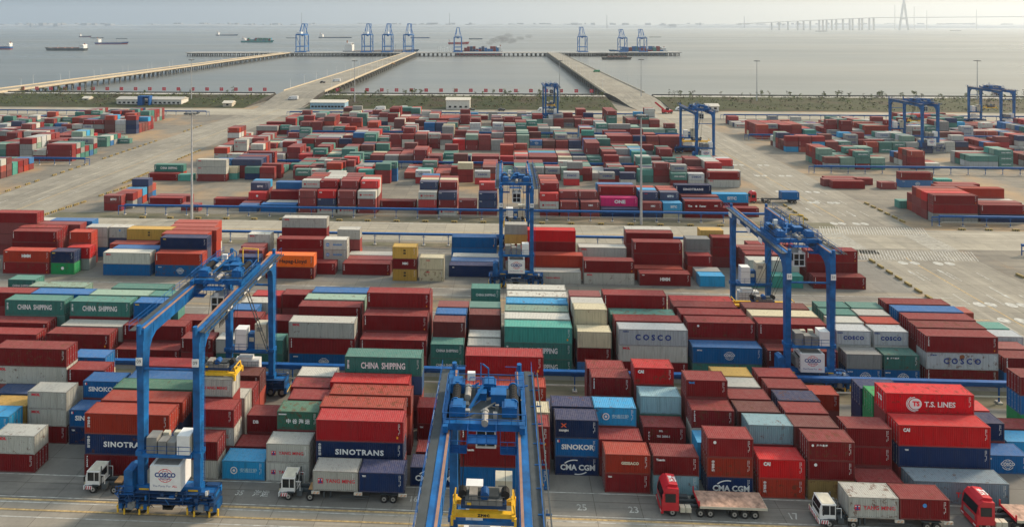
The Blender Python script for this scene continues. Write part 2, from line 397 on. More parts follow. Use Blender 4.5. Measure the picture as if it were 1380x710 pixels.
# ---- far shore
FAR = mat('far_land_hazed', (0.24, 0.26, 0.27), 0.95)  # land greyed pale: part of the distance haze is in this colour
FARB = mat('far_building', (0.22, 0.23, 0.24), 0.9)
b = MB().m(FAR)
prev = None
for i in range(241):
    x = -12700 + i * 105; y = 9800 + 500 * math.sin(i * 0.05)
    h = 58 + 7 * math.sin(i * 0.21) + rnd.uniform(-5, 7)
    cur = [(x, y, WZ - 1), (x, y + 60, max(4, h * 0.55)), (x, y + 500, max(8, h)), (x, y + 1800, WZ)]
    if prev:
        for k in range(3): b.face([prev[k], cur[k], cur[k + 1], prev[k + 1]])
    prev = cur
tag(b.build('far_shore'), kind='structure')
town = MB().m(FARB)
for i in range(260):
    x = rnd.uniform(-12300, 12300); y = 10700 + rnd.uniform(-400, 300); s = rnd.uniform(14, 60)
    town.box(x - s, x + s, y - s, y + s, 10, rnd.uniform(58, 92))
tag(town.build('far_town', fix=False), label='low hazy town and factories along the far shore', cat='town', kind='stuff')
for i, (u, h) in enumerate(((400, 260), (605, 250), (818, 220), (1000, 200))):
    X = (u - 646) / 771 * 9800 - 0.0421 * 9800
    b = MB().m(FARB); b.tube((0, 0, 0), (0, 0, h), 9, 8, 5)
    tag(b.build('chimney', loc=(X, 9900, 0)), label=('tall hazy chimney above the leftmost quay crane', 'tall hazy chimney just left of the lone middle quay crane', 'tall hazy chimney behind the crane at the quay elbow', 'short hazy chimney left of the far bridge')[i], cat='chimney', group='chimneys on the far shore')
# ================================================================ CONTAINERS
LEN = {20: 6.06, 40: 12.19, 45: 13.72}
PAL = {  # paint colour, everyday colour name
 'dr': ((0.215, 0.013, 0.016), 'maroon'), 'rd': ((0.52, 0.010, 0.014), 'bright red'), 'rd2': ((0.36, 0.014, 0.02), 'red'),
 'or': ((0.36, 0.036, 0.018), 'brick red'), 'br': ((0.14, 0.032, 0.030), 'brown'), 'bl': ((0.006, 0.125, 0.34), 'blue'),
 'nvb': ((0.006, 0.062, 0.18), 'dark blue'), 'nv': ((0.010, 0.030, 0.10), 'navy'), 'lb': ((0.025, 0.30, 0.56), 'light blue'),
 'cy': ((0.25, 0.42, 0.47), 'faded pale blue'), 'gn': ((0.052, 0.195, 0.165), 'green'), 'gnp': ((0.22, 0.34, 0.27), 'pale green'),
 'te': ((0.055, 0.30, 0.25), 'teal'), 'dg': ((0.045, 0.155, 0.105), 'dark green'), 'wh': ((0.50, 0.50, 0.45), 'off-white'),
 'wh2': ((0.46, 0.49, 0.50), 'grey-white'), 'cr': ((0.60, 0.54, 0.37), 'cream'), 'ye': ((0.58, 0.36, 0.08), 'yellow'), 'yo': ((0.32, 0.22, 0.08), 'ochre'),
 'gy': ((0.28, 0.29, 0.28), 'grey'), 'og': ((0.85, 0.16, 0.02), 'orange'), 'pk': ((0.72, 0.035, 0.20), 'pink'), 'gr': ((0.02, 0.30, 0.10), 'vivid green'),
 'ts': ((0.80, 0.012, 0.025), 'scarlet'), 'lg': ((0.20, 0.28, 0.33), 'blue-grey')}
def corr_profile(L, n, d, y):
    """trapezoid corrugation along x as a list of (x, y)"""
    x0, x1 = 0.16, L - 0.16; w_ = (x1 - x0) / n; pts = [(x0, y)]
    for i in range(n):
        a = x0 + i * w_
        pts += [(a + w_ * .28, y), (a + w_ * .42, y + d), (a + w_ * .78, y + d), (a + w_ * .92, y)]
    pts.append((x1, y)); return pts
_cb = {}
def container_meshes(L, hc, right_doors):
    k = (L, hc, right_doors)
    if k in _cb: return _cb[k]
    Lm = LEN[L]; W = 2.438; H = 2.896 if hc else 2.591
    n = {20: 21, 40: 42, 45: 47}[L]
    b = MB().m(CM)
    fr = corr_profile(Lm, n, 0.06, 0.02); bk = [(x, W - y) for x, y in corr_profile(Lm, n, 0.06, 0.02)]
    z0, z1 = 0.16, H - 0.09
    for pr in (fr, bk):
        for (xa, ya), (xb, yb) in zip(pr[:-1], pr[1:]):
            b.face([(xa, ya, z0), (xb, yb, z0), (xb, yb, z1), (xa, ya, z1)] if pr is fr else [(xb, yb, z0), (xa, ya, z0), (xa, ya, z1), (xb, yb, z1)])
    rp = corr_profile(Lm, n, -0.025, H - 0.012)                 # roof corrugation runs across
    for (xa, za), (xb, zb) in zip(rp[:-1], rp[1:]):
        b.face([(xa, 0.07, za), (xb, 0.07, zb), (xb, W - 0.07, zb), (xa, W - 0.07, za)])
    b.face([(0.1, 0.1, 0.05), (0.1, W - 0.1, 0.05), (Lm - 0.1, W - 0.1, 0.05), (Lm - 0.1, 0.1, 0.05)])
    # closed front end (opposite the doors), corrugated
    ex = 0.04 if right_doors else Lm - 0.04
    s = 1 if right_doors else -1
    m_ = 9
    for i in range(m_):
        a = 0.14 + i * (W - .28) / m_; q = (W - .28) / m_
        for (ya, da), (yb, db) in (((a, 0), (a + q * .3, 0)), ((a + q * .3, 0), (a + q * .45, .04)), ((a + q * .45, .04), (a + q * .85, .04)), ((a + q * .85, .04), (a + q, 0))):
            f = [(ex + s * da, ya, z0), (ex + s * da, ya, z1), (ex + s * db, yb, z1), (ex + s * db, yb, z0)]
            b.face(f if s > 0 else f[::-1])
    body = b.mesh('container_body', fix=False)
    f = MB().m(CF)
    p = 0.15
    for x in (0, Lm - p):
        for y in (0, W - p): f.box(x, x + p, y, y + p, 0.12, H - 0.12)
    for y in (0.012, W - 0.092):
        f.box(p, Lm - p, y, y + .08, H - .10, H - .004); f.box(p, Lm - p, y, y + .08, 0.01, 0.165)
    for x in (0.012, Lm - 0.112):
        f.box(x, x + .1, p, W - p, H - .13, H - .004); f.box(x, x + .1, p, W - p, 0.01, 0.165)
    for x in (-0.004, Lm - .174):                                # corner castings
        for y in (-0.004, W - .161):
            for z in (0, H - .118): f.box(x, x + .178, y, y + .165, z, z + .118)
    frame = f.mesh('container_frame', fix=False)
    doors = []
    for side in (0, 1):
        d = MB().m(CM); ya = 0.15 + side * (W / 2 - .15); yb = ya + W / 2 - .16
        x = Lm - 0.05 if right_doors else 0.05; xs = 1 if right_doors else -1
        d.box(min(x, x - xs * .04), max(x, x - xs * .04), ya, yb, .17, H - .13)
        for i in range(4):
            z = .3 + i * (H - .6) / 4
            d.box(min(x, x + xs * .02), max(x, x + xs * .02), ya + .1, yb - .1, z, z + (H - .6) / 4 - .12)
        d.m(STEEL)
        for yy in (ya + .25, yb - .25):
            d.tube((x + xs * .04, yy, .12), (x + xs * .04, yy, H - .1), .018, 5)
            for z in (.3, H * .42, H - .35): d.box(min(x, x + xs * .05), max(x, x + xs * .05), yy - .06, yy + .06, z, z + .06)
        doors.append(d.mesh('container_door', fix=False))
    _cb[k] = (body, frame, doors, Lm, W, H); return _cb[k]
def ring_points(r, n=28, a0=0.0, a1=2 * math.pi): return [(r * math.cos(a0 + (a1 - a0) * i / n), r * math.sin(a0 + (a1 - a0) * i / n)) for i in range(n + 1)]
INK = {}
def ink(name, col): return mat('lettering_' + name, col, 0.6, var=0.08)
RED_I, NAVY_I, BLACK_I, BLUE_I, YEL_I, LW = ink('red', (0.62, 0.03, 0.05)), ink('navy', (0.02, 0.05, 0.22)), ink('black', (0.02, 0.02, 0.02)), ink('blue', (0.05, 0.25, 0.6)), ink('yellow', (0.7, 0.48, 0.05)), WHITE
_lm = {}
def logo_mesh(kind):
    """flat painted emblem in the x-y plane, centred"""
    if kind in _lm: return _lm[kind]
    b = MB()
    def ring(r0, r1, m, a0=0, a1=2 * math.pi, c=(0, 0), sy=1.0, sx=1.0):
        b.m(m); P0, P1 = ring_points(r0, 24, a0, a1), ring_points(r1, 24, a0, a1)
        for i in range(24):
            q = [P0[i], P1[i], P1[i + 1], P0[i + 1]]
            b.face([(c[0] + x * sx, c[1] + y * sy, 0) for x, y in q])
    def rect(x0, x1, y0, y1, m): b.m(m); b.face([(x0, y0, 0), (x1, y0, 0), (x1, y1, 0), (x0, y1, 0)])
    if kind in ('globe_w', 'globe_c'):
        m1 = LW if kind == 'globe_w' else RED_I
        for a0, a1 in ((R(25), R(155)), (R(205), R(335))):
            ring(.78, .86, m1, a0, a1, sx=1.12); ring(.52, .58, m1, a0, a1, sx=1.12)
        for s in (-1, 1): ring(.80, .86, m1, R(35), R(145), sx=.5); ring(.80, .86, m1, R(215), R(325), sx=.5)
        rect(-.9, .9, -.22, -.17, m1 if kind == 'globe_w' else NAVY_I)
    elif kind == 'disc_w': ring(0, .55, LW)
    elif kind == 'ring_w': ring(.42, .6, LW); ring(.0, .22, LW)
    elif kind == 'ym': rect(-.5, .5, -.5, .5, RED_I); b2 = b; b.m(ink('white', (0.8, 0.8, 0.78))); b.face([(-.38, .14, .004), (.38, .14, .004), (.38, .34, .004), (-.38, .34, .004)]); b.m(NAVY_I); b.face([(-.14, -.42, .006), (.14, -.42, .006), (.14, .38, .006), (-.14, .38, .006)]); b.face([(-.38, -.42, .004), (.38, -.42, .004), (.38, -.24, .004), (-.38, -.24, .004)])
    elif kind == 'ts':
        ring(0, .74, LW, sx=1.1); ring(.82, .94, LW, R(95), R(290), sx=1.15); ring(1.0, 1.08, LW, R(120), R(270), sx=1.15); b.m(ink('scarlet', (0.8, 0.012, 0.025)))
    elif kind == 'cma_arc': ring(.92, 1.06, LW, R(75), R(150), sx=1.6); ring(.92, 1.06, LW, R(255), R(320), c=(.4, 0), sx=1.6)
    elif kind == 'star': ring(0, .5, BLUE_I); rect(-.08, .08, -.4, .4, LW); b.m(LW); b.face([(-.4, -.07, .004), (.4, -.07, .004), (.4, .07, .004), (-.4, .07, .004)])
    elif kind == 'cross':
        b.m(ink('orange', (0.75, 0.12, 0.03)))
        for s in (-1, 1): b.face([(-.5, -.32 * s, 0.002 * s), (-.25, -.32 * s, 0.002 * s), (.5, .32 * s, 0.002 * s), (.25, .32 * s, 0.002 * s)])
    elif kind == 'sk': rect(-.5, 0, -.5, .5, LW); rect(0, .5, -.5, .5, RED_I)
    elif kind == 'dot_b': ring(0, .28, BLUE_I)
    elif kind == 'rust': b.m(mat('rust_patch', (0.26, 0.09, 0.04), 0.9, var=0.4, scale=3)); b.face([(-.8, -.75, 0), (.2, -.85, 0), (.75, -.3, 0), (.85, .3, 0), (.3, .8, 0), (-.7, .6, 0), (-.9, 0, 0)])
    elif kind == 'sticker': rect(-.09, .09, -.12, .12, ink('orange_label', (0.8, 0.3, 0.02)))
    elif kind == 'ident':          # the column of small printed owner marks
        b.m(LW); q = random.Random(3)
        for r in range(9):
            for c_ in (0, 1):
                if q.random() < .75: b.face([(c_ * .17, -r * .17, 0), (c_ * .17 + .07, -r * .17, 0), (c_ * .17 + .07, -r * .17 + .10, 0), (c_ * .17, -r * .17 + .10, 0)])
    elif kind == 'redbar': rect(-.45, .45, -.09, .09, RED_I)
    me = b.mesh('emblem', fix=False); _lm[kind] = me; return me
ZH = {'n': 'lettering'}
# mark code -> list of (mesh maker, x anchor, z anchor, name); x as fraction of length, z as fraction of height
def T(s, size, m, bold=.02, align='CENTER', sp=1.0, sx=1.0): return text_mesh(s, size, m, bold, align, sp, sx)
def marks(code, L):
    big = L > 20; o = []
    def t(me, fx, fz, dx=0, sc_=1.0, nm='lettering'): o.append((me, fx, fz, dx, sc_, nm))
    if code in ('CS',):
        if big: t(T('CHINA  SHIPPING', 1.35, LW, .035, sx=.66), .5, .52)
        else: t(T('CHINA SHIPPING', .68, LW, .02, sx=.78), .5, .55)
        if big: t(T('中\n海\n集\n运', .34, LW), .045, .58)
    elif code == 'ST': t(T('SINOTRANS', 1.0, LW, .04, sp=1.15, sx=1.12), .5, .5); t(T('中\n国\n外\n运', .42, LW, .01), .045, .6)
    elif code == 'SK': t(T('SINOKOR', .95, LW, .04, sx=1.08), .52, .52); t(logo_mesh('sk'), .08, .84, 0, .35, 'emblem')
    elif code == 'CMA': t(T('CMA CGM', 1.05, LW, .04), .52, .42); t(logo_mesh('cma_arc'), .45, .45, 0, 1.0, 'emblem')
    elif code == 'YM': t(T('YANG MING', .62, RED_I, .012, 'LEFT', sx=1.0), .29, .5); t(logo_mesh('ym'), .17, .5, 0, .62, 'emblem')
    elif code == 'YMh': t(T('YANG MING', .70, RED_I, .012, 'LEFT', sx=1.0), .29, .5); t(logo_mesh('ym'), .17, .5, 0, .7, 'emblem')
    elif code == 'MCL': t(T('MOL', .52, RED_I, .03, 'LEFT', sx=1.2), .06 if big else .1, .82)
    elif code == 'CL': t(logo_mesh('globe_w'), .53, .5, 0, .86, 'emblem'); t(T('COSCO', .55, LW, .02), .53, .53); t(T('中远海运', .22, LW), .1, .8)
    elif code in ('CO', 'COr'):
        t(T('COSCO', 1.35 if big else .9, NAVY_I, .05, sp=1.6 if big else 1.25), .5, .5); t(T('COSCO', .3, NAVY_I), .1, .85)
        if code == 'COr': t(logo_mesh('rust'), .5, .78, 0, .5, 'rust_patch')
    elif code == 'TS': t(T('T.S. LINES', 1.0, LW, .03, 'LEFT'), .44, .48); t(logo_mesh('ts'), .34, .5, 0, 1.05, 'emblem'); t(T('TS', .9, ink('scarlet', (0.8, 0.012, 0.025)), .05), .345, .5, 0.012)
    elif code == 'CAI': t(T('CAI', .62, LW, .04, 'LEFT', sx=.9), .05 if big else .1, .76)
    elif code == 'HM': t(T('HMM', 1.05, LW, .06), .5 if big else .5, .55); t(T('HMM', .25, LW), .07, .88)
    elif code == 'HL': t(T('Hapag-Lloyd', 1.25, BLACK_I, .03, sx=1.1), .57, .5)
    elif code == 'ONE': t(T('ONE', 1.5, LW, .07, sx=1.15), .52, .52)
    elif code == 'SI': t(T('SITC', 1.35 if big else .9, LW, .05, sx=1.15), .55, .5)
    elif code == 'MS': t(T('MSC', .72, BLACK_I if False else LW, .05), .52, .55)
    elif code == 'MSk': t(T('m\nsc', .7, BLACK_I, .05), .5, .6)
    elif code == 'ML': t(T('MAERSK', .6, BLUE_I, .02, sx=1.1), .6, .5); t(logo_mesh('star'), .17, .5, 0, .9, 'emblem')
    elif code == 'TF': t(T('The          Faster', .85, LW, .04, 'LEFT'), .08, .45); t(logo_mesh('disc_w'), .3, .45, 0, .6, 'emblem'); t(T('MSC', .5, LW, .05), .82, .5)
    elif code == 'X': t(logo_mesh('cross'), .2, .70, 0, .85, 'emblem'); t(T('HANJIN', .38, LW, .02), .2, .42)
    elif code == 'LB': t(logo_mesh('ring_w'), .28, .5, 0, .85, 'emblem'); t(T('安通控股', .62, ink('pale_blue', (0.35, 0.6, 0.72)), .015), .62, .5)
    elif code == 'CN': t(T('中 谷 海 运', .72, LW, .02), .5, .45); t(T('ZHONGGU', .22, LW), .13, .84)
    elif code == 'CN2': t(T('海 运 集 团', .3, LW, .01), .3, .78); t(logo_mesh('disc_w'), .1, .78, 0, .3, 'emblem')
    elif code == 'cnv': t(T('中\n谷\n海\n运', .40, LW, .015), .13 if not big else .05, .55)
    elif code == 'PCL': t(T('P\nC\nL', .42, LW, .02), .14, .5); t(T('781 2000-1', .42, LW, .02), .48, .48); t(T('PCL', .3, LW, .03), .42, .78)
    elif code == 'SEA': t(T('GESEACO', .5, ink('cream', (0.7, 0.62, 0.45)), .03, sp=1.1), .55, .55)
    elif code == 'YX': t(T('Yuexin', .42, LW, .02, 'LEFT'), .06, .80)
    elif code == 'DB': t(T('DB', .62, LW, .04, 'LEFT'), .16, .62)
    elif code == 'RN': t(T('TRITON', .9, RED_I, .04, sp=1.4), .62, .42)
    elif code == 'TSs': t(T('TS', .3, LW, .02), .03, .8)
    elif code == 'rt': t(T('TEXT', .3, RED_I, .02), .3, .8) if False else t(logo_mesh('redbar'), .35, .78, 0, 1.0, 'lettering')
    elif code in ('lg',): t(logo_mesh('disc_w'), .16, .78, 0, .38, 'emblem')
    elif code == 'gb': t(logo_mesh('redbar'), .12, .8, 0, .001, 'emblem')
    elif code == 'w': t(logo_mesh('disc_w'), .5, .55, 0, .7, 'emblem')
    elif code == 'bd': t(logo_mesh('dot_b'), .5, .7, 0, .9, 'emblem')
    elif code == 'bs': t(T('TEX', .3, BLUE_I, .05, sx=1.4), .13, .84)
    elif code == 'sm': t(T('TEX', .28, LW, .02, 'LEFT'), .07, .82)
    elif code in ('yl', 'ye'): t(T('TEX', .24, YEL_I, .04, 'LEFT', sx=1.6), .06, .86)
    elif code == 'vt': t(T('F\nL\nO\nR\nE\nN', .27, LW, .02), .035 if big else .07, .66)
    if code not in ('', 'w', 'rust') and not code.startswith('n'): t(logo_mesh('ident'), .94 if big else .88, .86, 0, 1.0, 'printed_marks')
    if code == 'id' and big: t(logo_mesh('sticker'), .93, .25, 0, 1.4, 'sticker')
    if code == 'vt' and big: t(logo_mesh('sticker'), .95, .18, 0, 1.0, 'sticker')
    return o
BLOCKS = {'A': (78.1, 2.8), 'B': (103.6, 2.92), 'C': (140.3, 2.8), 'D': (188.8, 2.8), 'E': (226, 2.8)}
